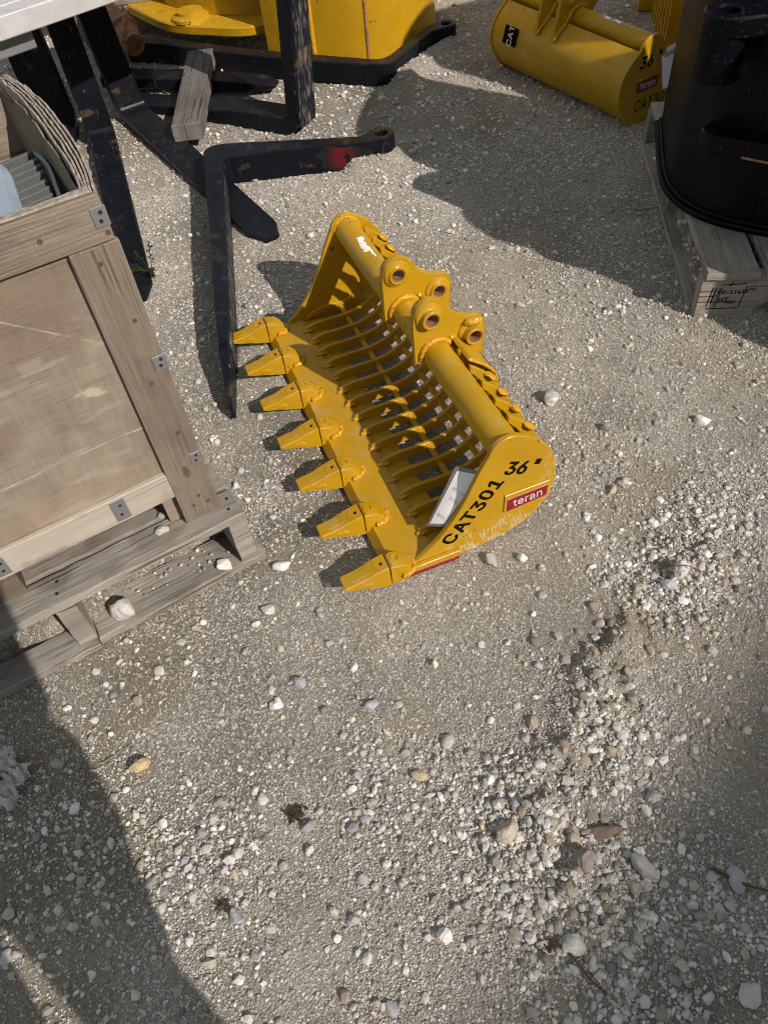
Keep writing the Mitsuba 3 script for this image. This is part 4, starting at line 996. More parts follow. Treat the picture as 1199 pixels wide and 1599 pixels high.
# square maker's decal on the left of the shell
t0, t1 = np.array([-0.0895, 0.130]), np.array([-0.0715, 0.1905]); up_ = unit(t1[0] - t0[0], 0, t1[1] - t0[1])
es = up_[0] * YS + up_[2] * Z; en = np.cross(es, YU); en = en if en @ YS < 0 else -en
dc = YM[:3, :3] @ np.array([0.125, (t0[0] + t1[0]) / 2, (t0[1] + t1[1]) / 2]) + YM[:3, 3] + en * 0.003
dm = cbox((-0.040, -0.031, 0), (0.040, 0.031, 0.0008), 0.0002)
dk = obj('decal', moved(dm, frame(dc, YU, es, np.cross(YU, es))), 'black_print', yb, label='black square decal with pale rotated letters')
zz = np.cross(YU, es)
obj('lettering', lettering('CAT', 0.026, 0.0006, dc + zz * 0.0009, es, -YU, np.cross(es, -YU), bold=True), 'white_print', dk)
def ytube_patch(u0, u1, a0, a1, seed, r=0.0317):
    g = np.random.default_rng(seed); n, m_ = 10, 6; V = []
    for i in range(n):
        u = u0 + (u1 - u0) * i / (n - 1); l = a0 + 0.2 * g.uniform(); h = a1 - 0.2 * g.uniform()
        for j in range(m_):
            a = l + (h - l) * j / (m_ - 1); V.append((u, 0.042 + r * math.cos(a), 0.252 + r * math.sin(a)))
    i, j = np.meshgrid(np.arange(n - 1), np.arange(m_ - 1), indexing='ij')
    F = quads(np.stack([i * m_ + j, i * m_ + j + 1, (i + 1) * m_ + j + 1, (i + 1) * m_ + j], -1).reshape(-1, 4)); V = np.array(V)
    return moved(cat(trimesh.Trimesh(V, F, process=False), trimesh.Trimesh(V - (V - [0, 0.042, 0.252]) * [0, 0.012, 0.012], F[:, ::-1], process=False)), YM)
obj('sticker_remnant', ytube_patch(0.495, 0.575, 1.2, 1.95, 5), 'paper', yb, smooth=True, label='torn white sticker on the tube')
obj('sticker_mark', ytube_patch(0.515, 0.545, 1.45, 1.75, 8, 0.0322), 'black_print', yb, smooth=True)

# ------------------------------------------------------------------ pallet forks
FG = 'black pallet forks heaped behind the bucket'
def lying_fork(outline, h, label, hole=None, part='bar'):
    k = thing('pallet_fork', label, 'fork', None)
    m = plate(outline, h, [hole] if hole is not None else (), c=0.004)
    obj(part, m, 'black_paint', k, smooth=30)
    return k
eye = [(0.158 + 0.050 * math.cos(a), 2.742 + 0.046 * math.sin(a)) for a in np.radians(np.linspace(-105, 130, 18))]
fo = np.vstack([[(-0.3475, 1.472), (-0.3400, 1.474), (-0.3465, 1.821), (-0.3655, 2.176), (-0.3910, 2.640)], spline([(-0.392, 2.665), (-0.389, 2.690), (-0.376, 2.708)], 6), [(-0.093, 2.7085), (0.036, 2.695), (0.10, 2.690)], eye, [(0.105, 2.750), (0.085, 2.738), (-0.095, 2.767), (-0.36, 2.815)], spline([(-0.41, 2.818), (-0.448, 2.805), (-0.466, 2.775)], 8), [(-0.463, 2.72), (-0.429, 2.328), (-0.390, 1.831), (-0.3575, 1.52)]])
fk = thing('pallet_fork', 'black pallet fork lying on its edge with an eye at the end of its shank', 'fork')
fm = plate(fo, 0.100, [circle(0.160, 2.742, 0.0225)], c=0.004)
fm = fm.subdivide_to_size(0.06)
fv = np.asarray(fm.vertices).copy(); tpr = np.clip((1.66 - fv[:, 1]) / 0.19, 0, 1); fv[:, 2] = fv[:, 2] * (1 - 0.62 * tpr) + 0.010 * tpr
fm = trimesh.Trimesh(fv, fm.faces, process=False)
obj('bar', fm, 'black_paint', fk, smooth=30)
def overspray(a, b, M_, w, h, seed):
    return None
rp_ = plate([(-0.010, 2.6925), (0.052, 2.6880), (0.052, 2.6905), (-0.010, 2.6950)], 0.072, c=0.0006); rp_.apply_translation([0, 0, 0.020])
edge_line = np.array([(-0.3425, 1.66), (-0.3463, 1.821), (-0.3652, 2.176), (-0.3905, 2.62)])
wear = plate(np.vstack([edge_line + [0.0012, 0], (edge_line + [-0.0010, 0])[::-1]]), 0.089, c=0.0003); wear.apply_translation([0, 0, 0.004])
obj('scraped_face', wear, 'scraped_black_paint', fk, label='scraped bright inner face of the blade')
# red over-spray on the shank: a thin paint film
def film(x0, x1, y_at, z0, z1, n=14, seed=3):
    g = np.random.default_rng(seed); a = np.linspace(0, 2 * math.pi, 26, endpoint=False)
    r = 1 + 0.18 * np.array([math.sin(3 * t + 1) + 0.6 * math.sin(7 * t) for t in a])
    X = (x0 + x1) / 2 + (x1 - x0) / 2 * r * np.cos(a); ZZ = np.clip((z0 + z1) / 2 + (z1 - z0) / 2 * r * np.sin(a), z0, z1)
    m = plate(np.c_[X, ZZ], 0.0006, c=0.0002)
    v = np.asarray(m.vertices); v = np.c_[v[:, 0], y_at(v[:, 0]) - v[:, 2], v[:, 1]]
    m = trimesh.Trimesh(v, m.faces, process=False)
    if m.volume < 0:
        m.invert()
    return m
obj('red_spray', film(-0.075, 0.105, lambda x: np.interp(x, [-0.093, 0.036, 0.10], [2.7082, 2.6947, 2.6897]), 0.010, 0.0945), 'red_overspray', fk, label='patch of red spray paint on the shank')

def L_fork(label, heel, tipdir, blade, shank, hw, lean=(0, 0), ht0=0.022, tip=True, twist=0.0, mat='black_paint'):
    """an L fork: blade flat on the ground from the heel along tipdir, shank upright"""
    heel = np.asarray(heel, float); d = unit(*tipdir, 0); across = np.array([-d[1], d[0], 0])
    top = heel + np.array([lean[0], lean[1], shank])
    sdir = unit(*(top - heel)); R = 0.05
    pts, hts, hws = [], [], []
    for t in np.linspace(1, 0, 6):
        pts.append(heel + d * 0.0 + sdir * (R + (shank - R) * t)); hts.append(ht0); hws.append(hw)
    for a in np.linspace(0.15, 1.42, 8):
        pts.append(heel + np.array([lean[0], lean[1], 0]) * 0 + d * R * (1 - math.cos(a)) + Z * (ht0 + (R) * (1 - math.sin(a)))); hts.append(ht0); hws.append(hw)
    for t in np.linspace(0.08, 1.0, 8):
        th = ht0 + (0.008 - ht0) * max(0, (t - 0.25) / 0.75)
        pts.append(heel + d * (R + (blade - R - 0.11) * t) + Z * (th + 0.001 + (ht0 - th) * 0.0)); hts.append(th); hws.append(hw)
    if tip:
        for t, w in ((0.030, 0.99), (0.034, 0.975), (0.100, 0.50), (0.108, 0.42)):
            pts.append(heel + d * (blade - 0.11 + t) + Z * 0.009); hts.append(0.0075); hws.append(hw * w)
    k = thing('pallet_fork', label, 'fork')
    obj('fork_bar', strap(pts, across, np.array(hws), np.array(hts), 0.005), mat, k, smooth=22)
    return k
L_fork('upright black pallet fork whose flat pointed blade passes under the lying fork', (-0.805, 3.375, 0), (0.465, -0.885), 1.215, 0.95, 0.056, lean=(-0.10, 0.06))
L_fork('upright black pallet fork whose blade runs down beside the plywood crate', (-0.905, 3.185, 0), (0.222, -0.975), 1.165, 0.95, 0.050, lean=(-0.02, 0.04))
cf = L_fork('black pallet fork standing upright with its scraped blade pointing left under the timber', (-0.120, 3.072, 0), (-0.835, 0.550), 0.95, 1.05, 0.060, lean=(0.085, 0.03), ht0=0.030)
sd_ = unit(0.085, 0.03, 1.05); nn_ = np.array([0.550, 0.835, 0]) ; dd_ = np.array([-0.835, 0.550, 0])
sf = strap([np.array([-0.120, 3.072, 0]) - dd_ * 0.031 + sd_ * z for z in (0.03, 0.3, 0.6, 1.0)], nn_, 0.052, 0.0012, 0.0004)
obj('scraped_face', sf, 'scraped_black_paint', cf, label='scraped pale outer face of the shank')
L_fork('black pallet fork standing upright half hidden behind the crate', (-1.075, 3.345, 0), (0.05, -1.0), 0.55, 0.95, 0.050, lean=(-0.05, 0.05), tip=False)
L_fork('black pallet fork standing farthest left beneath the aluminium ramp', (-1.205, 3.56, 0), (-0.2, -1.0), 0.40, 0.95, 0.055, lean=(-0.05, 0.05), tip=False)
# flat blade lying between
E0, E1 = np.array([-0.95, 3.72, 0]), np.array([-0.20, 3.44, 0]); ed = unit(*(E1 - E0))
k = thing('pallet_fork', 'flat black fork blade lying under the grey timber with a pale worn tip', 'fork')
obj('fork_bar', strap([E0 + ed * t + Z * z for t, z in ((0, .045), (0.3, .045), (0.6, .042), (0.70, .040), (0.76, .037), (0.79, .035))], (-ed[1], ed[0], 0), np.array([.052, .052, .052, .052, .040, .025]), np.array([.022, .022, .018, .013, .010, .007]), 0.004), 'black_paint', k, smooth=30)
do = np.vstack([[(-1.02, 4.06), (-0.706, 3.905), (-0.348, 3.668), (-0.052, 3.495), (0.170, 3.388)], spline([(0.215, 3.372), (0.262, 3.375), (0.300, 3.410)], 7), [(0.47, 3.655)], [(0.535 + 0.048 * math.cos(a), 3.720 + 0.044 * math.sin(a)) for a in np.radians(np.linspace(-50, 150, 14))], [(0.455, 3.715), (0.262, 3.452)], spline([(0.24, 3.436), (0.215, 3.432), (0.19, 3.440)], 5), [(-0.020, 3.555), (-0.315, 3.722), (-0.675, 3.965), (-1.0, 4.13)]])
lying_fork(do, 0.085, 'long black fork lying bent around the foot of the big yellow bucket', circle(0.538, 3.720, 0.020))

# grey timber across the forks
tm = thing('timber', 'short grey weathered timber block lying across the black forks', 'timber')
P0, P1 = np.array([-0.5275, 3.735, 0.085]), np.array([-0.5445, 3.012, 0.085]); tx = unit(*(P1 - P0)); ty = np.cross(Z, tx)
m, uv = timber((0, -0.054, -0.046), (0.725, 0.054, 0.018), frame(P0, tx, ty, Z), 0, c=0.003, rough=0.002)
obj('block', m, 'grey_timber', tm, uv=uv)

# aluminium ramp at the top left
ra = thing('aluminium_ramp', 'bright aluminium ramp deck raised on legs above the forks at the top left', 'ramp')
A0, A1 = np.array([-0.930, 2.572]), np.array([-0.600, 2.812]); ax_ = unit(*(A1 - A0), 0); ay_ = np.array([-ax_[1], ax_[0], 0])
AM = frame(np.array([A0[0], A0[1], 0.570]), ax_, ay_, Z)
obj('front_lip', moved(cbox((-0.75, 0, 0), (0.95, 0.030, 0.058), 0.003), AM), 'aluminium', ra)
for q in range(12):
    obj('deck_plank', moved(cbox((-0.75, 0.0305 + 0.062 * q, 0.040), (0.95, 0.0305 + 0.062 * q + 0.0595, 0.0565 + 0.0015 * (q % 2)), 0.002), AM), 'aluminium', ra)
obj('cross_beam', moved(cbox((-0.70, 0.055, -0.060), (0.125, 0.115, -0.001), 0.003), AM), 'galvanised', ra)
for x, y in ((-0.70, 0.12), (-0.70, 0.66), (0.0, 0.68)):
    obj('leg', moved(cbox((x, y, -0.570), (x + 0.05, y + 0.05, 0.039), 0.003), AM), 'galvanised', ra)

# big yellow bucket at the back
bb = thing('yellow_bucket', 'big yellow excavator bucket standing at the back behind the black forks', 'bucket')
wc = spline([(-0.24, 3.780), (-0.10, 3.690), (0.06, 3.625), (0.20, 3.605), (0.33, 3.655), (0.44, 3.755), (0.505, 3.880), (0.535, 4.05), (0.55, 4.35)], 60)
wt_ = np.gradient(wc, axis=0); wt_ /= np.linalg.norm(wt_, axis=1, keepdims=True); wn = np.c_[-wt_[:, 1], wt_[:, 0]]
pw = plate(np.vstack([wc, (wc + wn * 0.025)[::-1]]), 1.15, c=0.003)
obj('shell', pw, 'yellow_paint', bb, smooth=40)
for x_, r_, mt in ((0.185, 0.006, 'rust'), (-0.045, 0.011, 'weld_paint')):
    q_ = wc[np.abs(wc[:, 0] - x_).argmin()] - wn[np.abs(wc[:, 0] - x_).argmin()] * 0.001
    obj('weld_seam', tube([(*q_, 0.01), (q_[0] + 0.002, q_[1], 0.5), (*q_, 1.1)], r_, 8), mt, bb, smooth=True)
cp_ = wc[46:]; cn_ = wn[46:]
cpm = plate(np.vstack([cp_ - cn_ * 0.004, (cp_ - cn_ * 0.0005)[::-1]]), 0.9, c=0.0008); cpm.apply_translation([0, 0, 0.06])
obj('corner_plate', cpm, 'scraped_yellow', bb, smooth=40, label='scraped bare metal corner of the shell')
fl = spline([(-0.95, 4.50), (-0.82, 4.20), (-0.66, 3.99), (-0.45, 3.875), (-0.28, 3.83), (-0.19, 3.90), (-0.22, 4.05), (-0.5, 4.5)], 60, True)
fp = plate(fl, 0.040, c=0.006); fp.apply_translation([0, 0, 0.095])
obj('hinge_plate', fp, 'yellow_paint', bb, smooth=35)
bs = lathe([(0.0, 0.0), (0.085, 0.0), (0.083, 0.012), (0.062, 0.022), (0.060, 0.034), (0.0, 0.036)], 40); bs.apply_translation([-0.575, 4.03, 0.135])
obj('pin_boss', bs, 'yellow_paint', bb, smooth=30)
fp2 = plate(spline([(-0.62, 4.30), (-0.42, 4.02), (-0.27, 3.93), (-0.17, 3.99), (-0.2, 4.2), (-0.45, 4.5)], 50, True), 0.050, c=0.006); fp2.apply_translation([0, 0, 0.340])
obj('hinge_plate', fp2, 'yellow_paint', bb, smooth=35)
pst = plate(spline([(-0.72, 4.35), (-0.50, 4.06), (-0.36, 3.98), (-0.2, 3.98), (-0.2, 4.3), (-0.45, 4.5)], 40, True), 0.21, c=0.004); pst.apply_translation([0, 0, 0.133])
obj('web', pst, 'yellow_paint', bb, smooth=40)

# rusty coupling and brown box
rc = thing('hydraulic_breaker', 'rusty brown hydraulic cylinder end lying at the back left between the forks', 'machine part')
axd = unit(0.42, -0.72, -0.20); p0 = np.array([-0.945, 4.05, 0.185])
cyl = lathe([(0, 0), (0.050, 0), (0.062, 0.02), (0.062, 0.11), (0.072, 0.115), (0.072, 0.17), (0.058, 0.18), (0.050, 0.24), (0.046, 0.245), (0.046, 0.27), (0.030, 0.272), (0.028, 0.26), (0, 0.26)], 32)
xx = unit(*np.cross(Z, axd)); obj('cylinder', moved(cyl, frame(p0, xx, np.cross(axd, xx), axd)), 'rust', rc, smooth=35)
obj('rod', tube([p0 + [0, 0, 0.0], p0 + [-0.10, 0.25, 0.14], p0 + [-0.16, 0.42, 0.26]], 0.030, 12), 'rust', rc, smooth=40)
obj('grease_pipe', tube(spline([p0 + axd * 0.02 + [0.07, 0.02, 0.02], p0 + axd * 0.10 + [0.06, -0.03, 0.05], p0 + axd * 0.2 + [0.0, -0.06, 0.03], p0 + axd * 0.24 + [-0.03, -0.05, -0.06]], 20), 0.010, 8), 'rust', rc, smooth=True)
bc = thing('brown_box', 'dark brown wooden box standing at the back behind the rusty cylinder', 'box')
BX = frame(np.array([-1.22, 4.30, 0.0]), unit(1, 0.10, 0), unit(-0.10, 1, 0), Z)
for q in range(4):
    wboard('plank', (0.0, 0.0, 0.01 + 0.125 * q), (0.60, 0.02, 0.01 + 0.125 * q + 0.121), BX, 'brown_wood', bc)
    wboard('plank', (0.58, 0.021, 0.01 + 0.125 * q), (0.60, 0.5, 0.01 + 0.125 * q + 0.121), BX, 'brown_wood', bc, grain=1)
wboard('lid', (-0.01, -0.005, 0.512), (0.61, 0.51, 0.53), BX, 'brown_wood', bc)
# ribbed yellow bucket at the back right
rb = thing('ribbed_bucket', 'yellow bucket with upright ribs on its back half hidden behind the black bucket', 'bucket')
q0, q1 = np.array([1.500, 3.780]), np.array([1.400, 3.380]); rd_ = unit(*(q1 - q0), 0); rn = np.array([rd_[1], -rd_[0], 0]); rn = rn if rn[0] < 0 else -rn
RBM = frame(np.array([q0[0], q0[1], 0]), rd_, -rn, Z)
obj('back_sheet', moved(cbox((0, 0.03, 0.0), (0.9, 0.05, 0.42), 0.004), RBM), 'yellow_paint', rb)
for q in range(7):
    ribo = plate([(-0.035, 0.0), (0.028, 0.0), (0.028, 0.34), (0.0, 0.37), (-0.035, 0.31)], 0.030, c=0.002)
    ribo = trimesh.Trimesh(np.asarray(ribo.vertices)[:, [2, 0, 1]] + [0.03 + 0.085 * q, 0.001, 0.0], ribo.faces, process=False)
    obj('rib', moved(ribo, RBM), 'yellow_paint', rb)
obj('end_block', moved(cbox((-0.10, -0.090, 0.0), (-0.002, 0.06, 0.30), 0.006), RBM), 'yellow_paint', rb)
wt = thing('price_tag', 'small white printed card hanging beside the black bucket', 'tag')
TM = frame(np.array([1.185, 2.795, 0.175]), unit(0.80, 0.25, 0.20), unit(-0.1, 0.35, 0.93), np.cross(unit(0.80, 0.25, 0.20), unit(-0.1, 0.35, 0.93)))
obj('card', moved(cbox((-0.035, -0.06, -0.0006), (0.035, 0.06, 0.0006), 0.0002), TM), 'paper', wt)
obj('printed_block', moved(cbox((-0.024, 0.032, 0.0007), (0.022, 0.046, 0.0010), 0.0001), TM), 'grey_print', wt)

# ------------------------------------------------------------------ litter
def crumple():
    g = np.random.default_rng(5); n = 96
    a, b = np.meshgrid(np.linspace(-1, 1, n), np.linspace(-1, 1, n), indexing='ij')
    p = np.stack([a, b, a * 0], -1)
    h1, h2 = meshkit.fbm(p * 2.6, 4, 11), meshkit.fbm(p * 2.6 + 9, 4, 12)
    x = a * 0.060 + 0.055 * (h1 - 0.5); y = b * 0.058 + 0.055 * (h2 - 0.5)
    z = 0.006 + 0.085 * np.abs(meshkit.fbm(p * 3.2 + 4, 4, 13) - 0.5) + 0.060 * np.abs(meshkit.fbm(p * 8 + 4, 2, 15) - 0.5) + 0.020 * np.abs(meshkit.noise(p * 19, 16) - 0.5)
    keep = (np.hypot(a, b) < 0.86 + 0.14 * np.sin(5 * np.arctan2(b, a)) + 0.35 * (meshkit.fbm(p * 7, 3, 17) - 0.5)) & ~((meshkit.fbm(p * 3.1 + 2, 2, 18) > 0.63) & (np.hypot(a, b) < 0.7))
    i, j = np.meshgrid(np.arange(n - 1), np.arange(n - 1), indexing='ij')
    q = np.stack([i * n + j, (i + 1) * n + j, (i + 1) * n + j + 1, i * n + j + 1], -1).reshape(-1, 4)
    q = q[keep.ravel()[q].all(1)]
    V = np.c_[x.ravel() - 0.742, y.ravel() + 0.590, z.ravel()]
    V[:, 2] += ground_z(V[:, 0], V[:, 1])
    return trimesh.Trimesh(V, quads(q), process=False)
tagged('plastic_sheet', crumple(), 'plastic_film', 'crumpled scrap of clear plastic sheet lying in the shadow at the left edge', 'plastic', smooth=True)
def twig(pts, r, mat, label, cat_='twig', name='twig'):
    p = spline(np.array([(x, y, float(ground_z(np.array(x), np.array(y))) + z) for x, y, z in pts]), 16)
    tagged(name, tube(p, np.linspace(r, r * 0.5, 16), 6), mat, label, cat_, smooth=True)
twig([(0.163, 0.228, 0.010), (0.190, 0.205, 0.014), (0.205, 0.180, 0.012), (0.228, 0.153, 0.008)], 0.0028, 'bark', 'brown twig lying in the shaded gravel at the bottom right')
twig([(0.440, 0.300, 0.010), (0.475, 0.272, 0.012), (0.52, 0.255, 0.008)], 0.0030, 'bark', 'grey brown stick at the right edge below the wheel track')
twig([(-0.552, 0.735, 0.005), (-0.555, 0.755, 0.006), (-0.560, 0.785, 0.004)], 0.0009, 'dry_straw', 'upper of two thin dry straws below the crate pallet', 'straw', 'straw')
twig([(-0.569, 0.604, 0.005), (-0.545, 0.618, 0.007), (-0.518, 0.634, 0.004)], 0.0012, 'dry_straw', 'thin dark straw beside the ochre stone', 'straw', 'straw')
twig([(0.545, 0.845, 0.022), (0.575, 0.832, 0.028), (0.615, 0.806, 0.022)], 0.0016, 'dry_straw', 'pale straw lying over the stones at the upper end of the ridge', 'straw', 'straw')
twig([(0.90, 2.185, 0.012), (0.945, 2.18, 0.013), (0.985, 2.19, 0.012)], 0.0025, 'dry_straw', 'pale stick beside the right pallet in the shade', 'stick', 'stick')
def leaf_heap(cx, cy, n, seed, size):
    g = np.random.default_rng(seed); ms = []
    for _ in range(n):
        l = size * g.uniform(0.5, 1.2); o = spline([(-l, 0), (-0.3 * l, 0.4 * l), (0.5 * l, 0.25 * l), (l, 0), (0.4 * l, -0.3 * l), (-0.4 * l, -0.35 * l)], 14, True)
        m = plate(o, 0.0015, c=0.0004); v = np.asarray(m.vertices).copy(); v[:, 2] += 0.25 * l * np.sin(v[:, 0] / l * 2) ** 2
        m = trimesh.Trimesh(v, m.faces, process=False)
        m.apply_transform(trimesh.transformations.euler_matrix(g.normal(0, 0.4), g.normal(0, 0.4), g.uniform(0, 6.3)))
        x, y = cx + g.normal(0, size * 0.9), cy + g.normal(0, size * 0.7)
        m.apply_translation([x, y, float(ground_z(np.array(x), np.array(y))) + 0.005]); ms.append(m)
    return cat(*ms)
tagged('dead_leaf', leaf_heap(-0.216, 0.468, 34, 3, 0.0075), 'dead_leaf', 'dark rotted leaf lying on the lit gravel below the middle of the frame', 'leaf')
tagged('dead_leaf', leaf_heap(-0.335, 0.336, 14, 4, 0.006), 'dead_leaf', 'small dark leaf scrap beside the photographer shadow', 'leaf')
tagged('dead_leaf', leaf_heap(0.160, 0.216, 3, 6, 0.010), 'dead_leaf', 'reddish dark leaf under the end of the brown twig', 'leaf')
cbk = stone(0.285, 0.372, .030, .014, .010, 0.15, (0.21, 0.165, 0.130), 'flat brown piece of bark lying across the foot of the earth ridge', None, 77, 0.0, False, 'bark')
wd = thing('weed', 'small green weed sprig growing beside the fork blade left of the bucket', 'weed')
g = np.random.default_rng(12)
for q in range(7):
    a, l = g.uniform(0, 6.28), g.uniform(0.05, 0.10)
    base = np.array([-0.618, 2.185, 0.0]); tip_ = base + np.array([l * math.cos(a) * 0.8, l * math.sin(a) * 0.8, l * 0.75])
    pts = spline([base, base * 0.5 + tip_ * 0.5 + [0, 0, 0.012], tip_], 8)
    st = obj('stem', tube(pts, 0.0012, 5), 'leaf', wd, smooth=True)
    V, F = [], []
    for t in range(14):
        c = pts[min(7, 1 + t // 2)] + g.normal(0, 0.003, 3); d = unit(*g.normal(size=3) * [1, 1, 0.5]); e = unit(*np.cross(d, g.normal(size=3))); s_ = g.uniform(0.008, 0.015)
        k0 = len(V); V += [c, c + d * s_ * 0.5 + e * s_ * 0.28, c + d * s_, c + d * s_ * 0.5 - e * s_ * 0.28]; F.append((k0, k0 + 1, k0 + 2, k0 + 3))
    obj('leaf', (np.array(V), quads(F)), 'leaf', st)

# ------------------------------------------------------------------ beyond the frame: what casts the shade
# a second black bucket on its pallet to the right of the frame
nb = thing('black_bucket', 'second black excavator bucket standing on its side right of the frame', 'bucket')
no = np.vstack([spline([(1.70, 1.62), (1.45, 1.52), (1.345, 1.41), (1.320, 1.27), (1.36, 1.11), (1.48, 1.00), (1.70, 0.96), (1.95, 1.02)], 50), [(2.1, 1.3), (1.85, 1.60)]])
for z0 in (0.430, 1.030):
    m = plate(no, 0.016, c=0.004); m.apply_translation([0, 0, z0]); obj('side_plate', m, 'dark_bucket_paint', nb, smooth=40)
c2 = no[:50]; t2 = np.gradient(c2, axis=0); t2 /= np.linalg.norm(t2, axis=1, keepdims=True); n2 = np.c_[-t2[:, 1], t2[:, 0]]
if (n2[25] @ (np.array([1.7, 1.3]) - c2[25])) < 0:
    n2 = -n2
m = plate(np.vstack([c2 + n2 * 0.02, (c2 + n2 * 0.034)[::-1]]), 0.583, c=0.002); m.apply_translation([0, 0, 0.4465]); obj('shell', m, 'dark_bucket_paint', nb, smooth=40)
m = plate(spline([(1.38, 1.42), (1.27, 1.36), (1.245, 1.26), (1.29, 1.20), (1.40, 1.16), (1.5, 1.3)], 30, True), 0.045, [circle(1.30, 1.29, 0.026)], c=0.005); m.apply_translation([0, 0, 0.72]); obj('hinge_ear', m, 'dark_bucket_paint', nb, smooth=35)
for lv, wd_ in enumerate(('bottom', 'middle', 'top')):
    p2 = thing('wooden_pallet', f'{wd_} grey pallet of the stack under the second black bucket right of the frame', 'pallet')
    PM2 = frame(np.array([1.47, 1.06, 0.142 * lv]), np.array([1.0, 0, 0]), np.array([0, 1.0, 0]), Z)
    for q in range(5):
        wboard('deck_board', (0.155 * q, 0, 0.1215), (0.155 * q + 0.12, 0.60, 0.1415), PM2, 'grey_wood', p2, grain=1)
    for q in range(3):
        wboard('stringer', (0, 0.28 * q, 0.001), (0.74, 0.28 * q + 0.04, 0.121), PM2, 'grey_wood', p2)
tb_ = thing('black_bucket', 'third and tallest black excavator bucket standing beyond the right edge of the frame', 'bucket')
o3 = np.vstack([spline([(2.30, 2.72), (1.95, 2.66), (1.72, 2.48), (1.64, 2.26), (1.70, 2.10), (1.95, 2.02), (2.30, 1.98)], 50), [(2.45, 2.2)]]) - np.array([0.03, 0.02])
for z0 in (0.0, 1.45):
    o3 = o3
    m = plate(o3, 0.016, c=0.004); m.apply_translation([0, 0, z0]); obj('side_plate', m, 'dark_bucket_paint', tb_, smooth=40)
t3 = np.gradient(o3[:50], axis=0); t3 /= np.linalg.norm(t3, axis=1, keepdims=True); n3 = np.c_[-t3[:, 1], t3[:, 0]]
if n3[25] @ (np.array([2.1, 2.25]) - o3[25]) < 0:
    n3 = -n3
m = plate(np.vstack([o3[:50] + n3 * 0.02, (o3[:50] + n3 * 0.036)[::-1]]), 1.433, c=0.002); m.apply_translation([0, 0, 0.0165]); obj('shell', m, 'dark_bucket_paint', tb_, smooth=40)
# the workshop whose eaves shade the near ground
S_ = np.array([-SUN[0], -SUN[1]]) / np.hypot(SUN[0], SUN[1]); PX = np.array([-S_[1], S_[0]]); PX = PX if PX[0] > 0 else -PX
D0 = 12.0; EAVE = (D0 + 0.075) * math.tan(SUN_EL)
WM = frame(np.array([*(-S_ * D0), 0]), np.array([*PX, 0]), np.array([*(-S_), 0]), Z)
wk = thing('workshop', 'grey steel workshop building behind the viewer', 'building')
obj('front_wall', moved(cbox((-9.2, 0.30, 0), (16.0, 0.45, EAVE - 0.20), 0.01), WM), 'wall_steel', wk)
for sx in (-9.2, 15.85):
    obj('side_wall', moved(cbox((sx, 0.46, 0), (sx + 0.15, 8.0, EAVE - 0.20), 0.01), WM), 'wall_steel', wk)
rf = plate([(0.0, EAVE - 0.20), (4.2, EAVE + 1.3), (8.4, EAVE - 0.2), (8.4, EAVE - 0.05), (4.2, EAVE + 1.46), (0.0, EAVE)], 25.6, c=0.01)
rf = trimesh.Trimesh(np.asarray(rf.vertices)[:, [2, 0, 1]] - [9.4, 0, 0], rf.faces, process=False)
obj('roof', moved(rf, WM), 'galvanised', wk)
obj('door', moved(cbox((3.0, 0.262, 0), (6.0, 0.298, 3.2), 0.01), WM), 'aluminium', wk)
for sx in (8.0, 11.0):
    obj('window', moved(cbox((sx, 0.272, 1.4), (sx + 1.4, 0.298, 2.5), 0.01), WM), 'dark_metal', wk)

# the photographer and the phone
import manifold3d as m3d
def bones(chains, step=0.03, smooth_it=12):
    whole = None
    for (pa, ra), (pb, rb_) in chains:
        def sph(p, r):
            return m3d.Manifold.sphere(r, 20).translate(list(map(float, p)))
        h = m3d.Manifold.batch_hull([sph(pa, ra), sph(pb, rb_)])
        whole = h if whole is None else whole + h
    mm = whole.refine_to_length(step).to_mesh()
    t = trimesh.Trimesh(mm.vert_properties[:, :3], mm.tri_verts, process=True)
    trimesh.smoothing.filter_taubin(t, iterations=smooth_it)
    return t
pk = thing('person', 'person in dark jacket and jeans standing behind the camera holding up a phone', 'person')
hip, chest, neck = (0, -0.46, 0.96), (0, -0.355, 1.24), (0, -0.285, 1.40)
J = {}
for s_ in (-1, 1):
    J[s_] = dict(sh=(s_ * 0.180, -0.315, 1.345), el=(s_ * 0.175, -0.325, 1.045), wr=(s_ * 0.110, -0.10, 1.255), hipj=(s_ * 0.108, -0.46, 0.88), kn=(s_ * 0.125, -0.44, 0.49), an=(s_ * 0.115, -0.48, 0.09), toe=(s_ * 0.140, -0.31, 0.035))
waist = (0, -0.415, 1.06)
ch = [((hip, .135), (waist, .125)), ((waist, .125), (chest, .145)), ((chest, .12), (neck, .058)), ((neck, .055), ((0, -0.255, 1.455), .055)), (((0, -0.235, 1.475), .070), ((0, -0.245, 1.535), .088)), (((0, -0.165, 1.475), .014), ((0, -0.175, 1.505), .010)), (((0, -0.195, 1.435), .035), ((0, -0.215, 1.47), .060))]
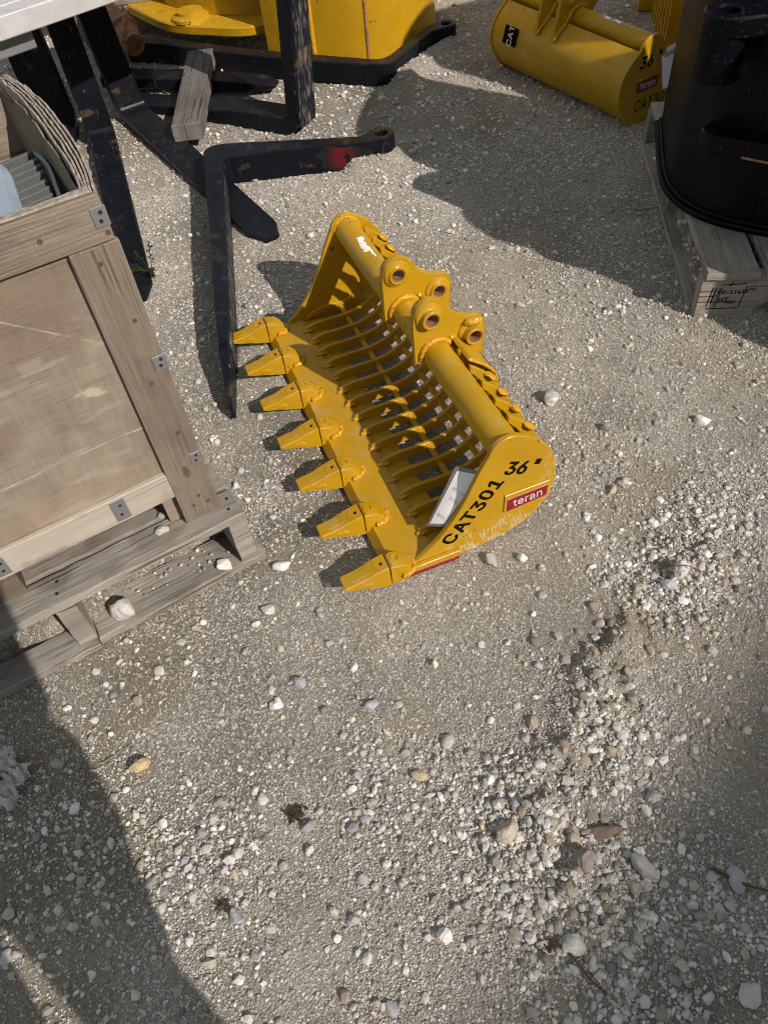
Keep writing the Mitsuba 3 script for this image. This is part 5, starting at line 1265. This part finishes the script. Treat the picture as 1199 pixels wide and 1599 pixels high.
for s_ in (-1, 1):
    j = J[s_]
    ch += [((chest, .12), (j['sh'], .068)), ((j['sh'], .062), (j['el'], .044)), ((j['el'], .043), (j['wr'], .028)), ((hip, .11), (j['hipj'], .074)), ((j['hipj'], .072), (j['kn'], .054)), ((j['kn'], .054), (j['an'], .042)), ((j['an'], .045), (j['toe'], .034)), (((s_ * .078, -.24, 1.48), .012), ((s_ * .080, -.245, 1.51), .016))]
    palm = np.array(j['wr']) + np.array([-s_ * 0.018, 0.045, 0.025])
    ch.append(((j['wr'], .027), (tuple(palm), .024)))
    for f_ in range(4):
        b0 = palm + np.array([-s_ * 0.002, 0.016, 0.026 - 0.018 * f_]); b1 = b0 + np.array([-s_ * 0.012, 0.022, 0.004]); b2 = b1 + np.array([-s_ * (0.020 + 0.003 * (f_ % 2)), -0.002, 0.0])
        ch += [((tuple(b0), .0095), (tuple(b1), .0088)), ((tuple(b1), .0088), (tuple(b2), .0078))]
    t0_ = palm + np.array([-s_ * 0.004, -0.010, 0.024]); t1_ = t0_ + np.array([-s_ * 0.026, 0.004, 0.022])
    ch.append(((tuple(t0_), .011), (tuple(t1_), .0088)))
obj('body', bones(ch, 0.02, 10), 'skin', pk, smooth=True)
ck = [((hip, .150), (waist, .142)), ((waist, .142), (chest, .160)), ((chest, .135), ((0, -0.29, 1.385), .075))]
tr = []
for s_ in (-1, 1):
    j = J[s_]
    ck += [((chest, .135), (j['sh'], .084)), ((j['sh'], .080), (j['el'], .062)), ((j['el'], .060), (tuple(0.12 * np.array(j['el']) + 0.88 * np.array(j['wr'])), .042))]
    tr += [(((0, -0.46, 0.945), .122), ((s_ * .105, -0.46, 0.90), .085)), ((j['hipj'], .083), (j['kn'], .064)), ((j['kn'], .064), (j['an'], .058))]
    obj('shoe', bones([(((s_ * .117, -.50, .055), .052), (j['toe'], .046)), ((j['toe'], .046), ((s_ * .145, -.265, .034), .036))], 0.02, 6), 'dark_metal', pk, smooth=True)
obj('jacket', bones(ck, 0.03), 'navy_cloth', pk, smooth=True)
obj('trousers', bones(tr, 0.03), 'denim', pk, smooth=True)
obj('hair', bones([(((0, -0.26, 1.53), .088), ((0, -0.255, 1.565), .080)), (((0, -0.285, 1.49), .075), ((0, -0.26, 1.55), .085))], 0.02), 'hair', pk, smooth=True)
for s_ in (-1, 1):
    e_ = trimesh.creation.icosphere(2, 0.0115); e_.apply_translation([s_ * 0.031, -0.162, 1.518]); obj('eye', e_, 'white_print', pk, smooth=True)
bg = thing('shoulder_bag', 'dark cloth shoulder bag hanging at the right hip of the photographer', 'bag')
obj('bag', bones([(((0.105, -0.40, 0.67), .068), ((0.160, -0.385, 0.95), .095)), (((0.125, -0.34, 0.80), .07), ((0.160, -0.385, 0.95), .095))], 0.03, 6), 'navy_cloth', bg, smooth=True)
obj('strap', tube(spline([(0.16, -0.385, 1.00), (0.13, -0.30, 1.20), (0.03, -0.25, 1.41), (-0.06, -0.30, 1.42), (-0.03, -0.45, 1.25), (0.12, -0.50, 1.0), (0.16, -0.42, 0.97)], 30), 0.012, 8), 'dark_metal', bg, smooth=True)
ph = plate(np.array([(-0.038, -0.075), (0.038, -0.075), (0.038, 0.080), (-0.038, 0.080)]), 0.008, c=0.002)
obj('phone_body', moved(ph, frame(EYE - FWD * 0.030 - UPV * 0.055, RGT, UPV, -FWD * -1)), 'dark_metal', thing('phone', 'slim dark phone held up by the photographer', 'phone'))
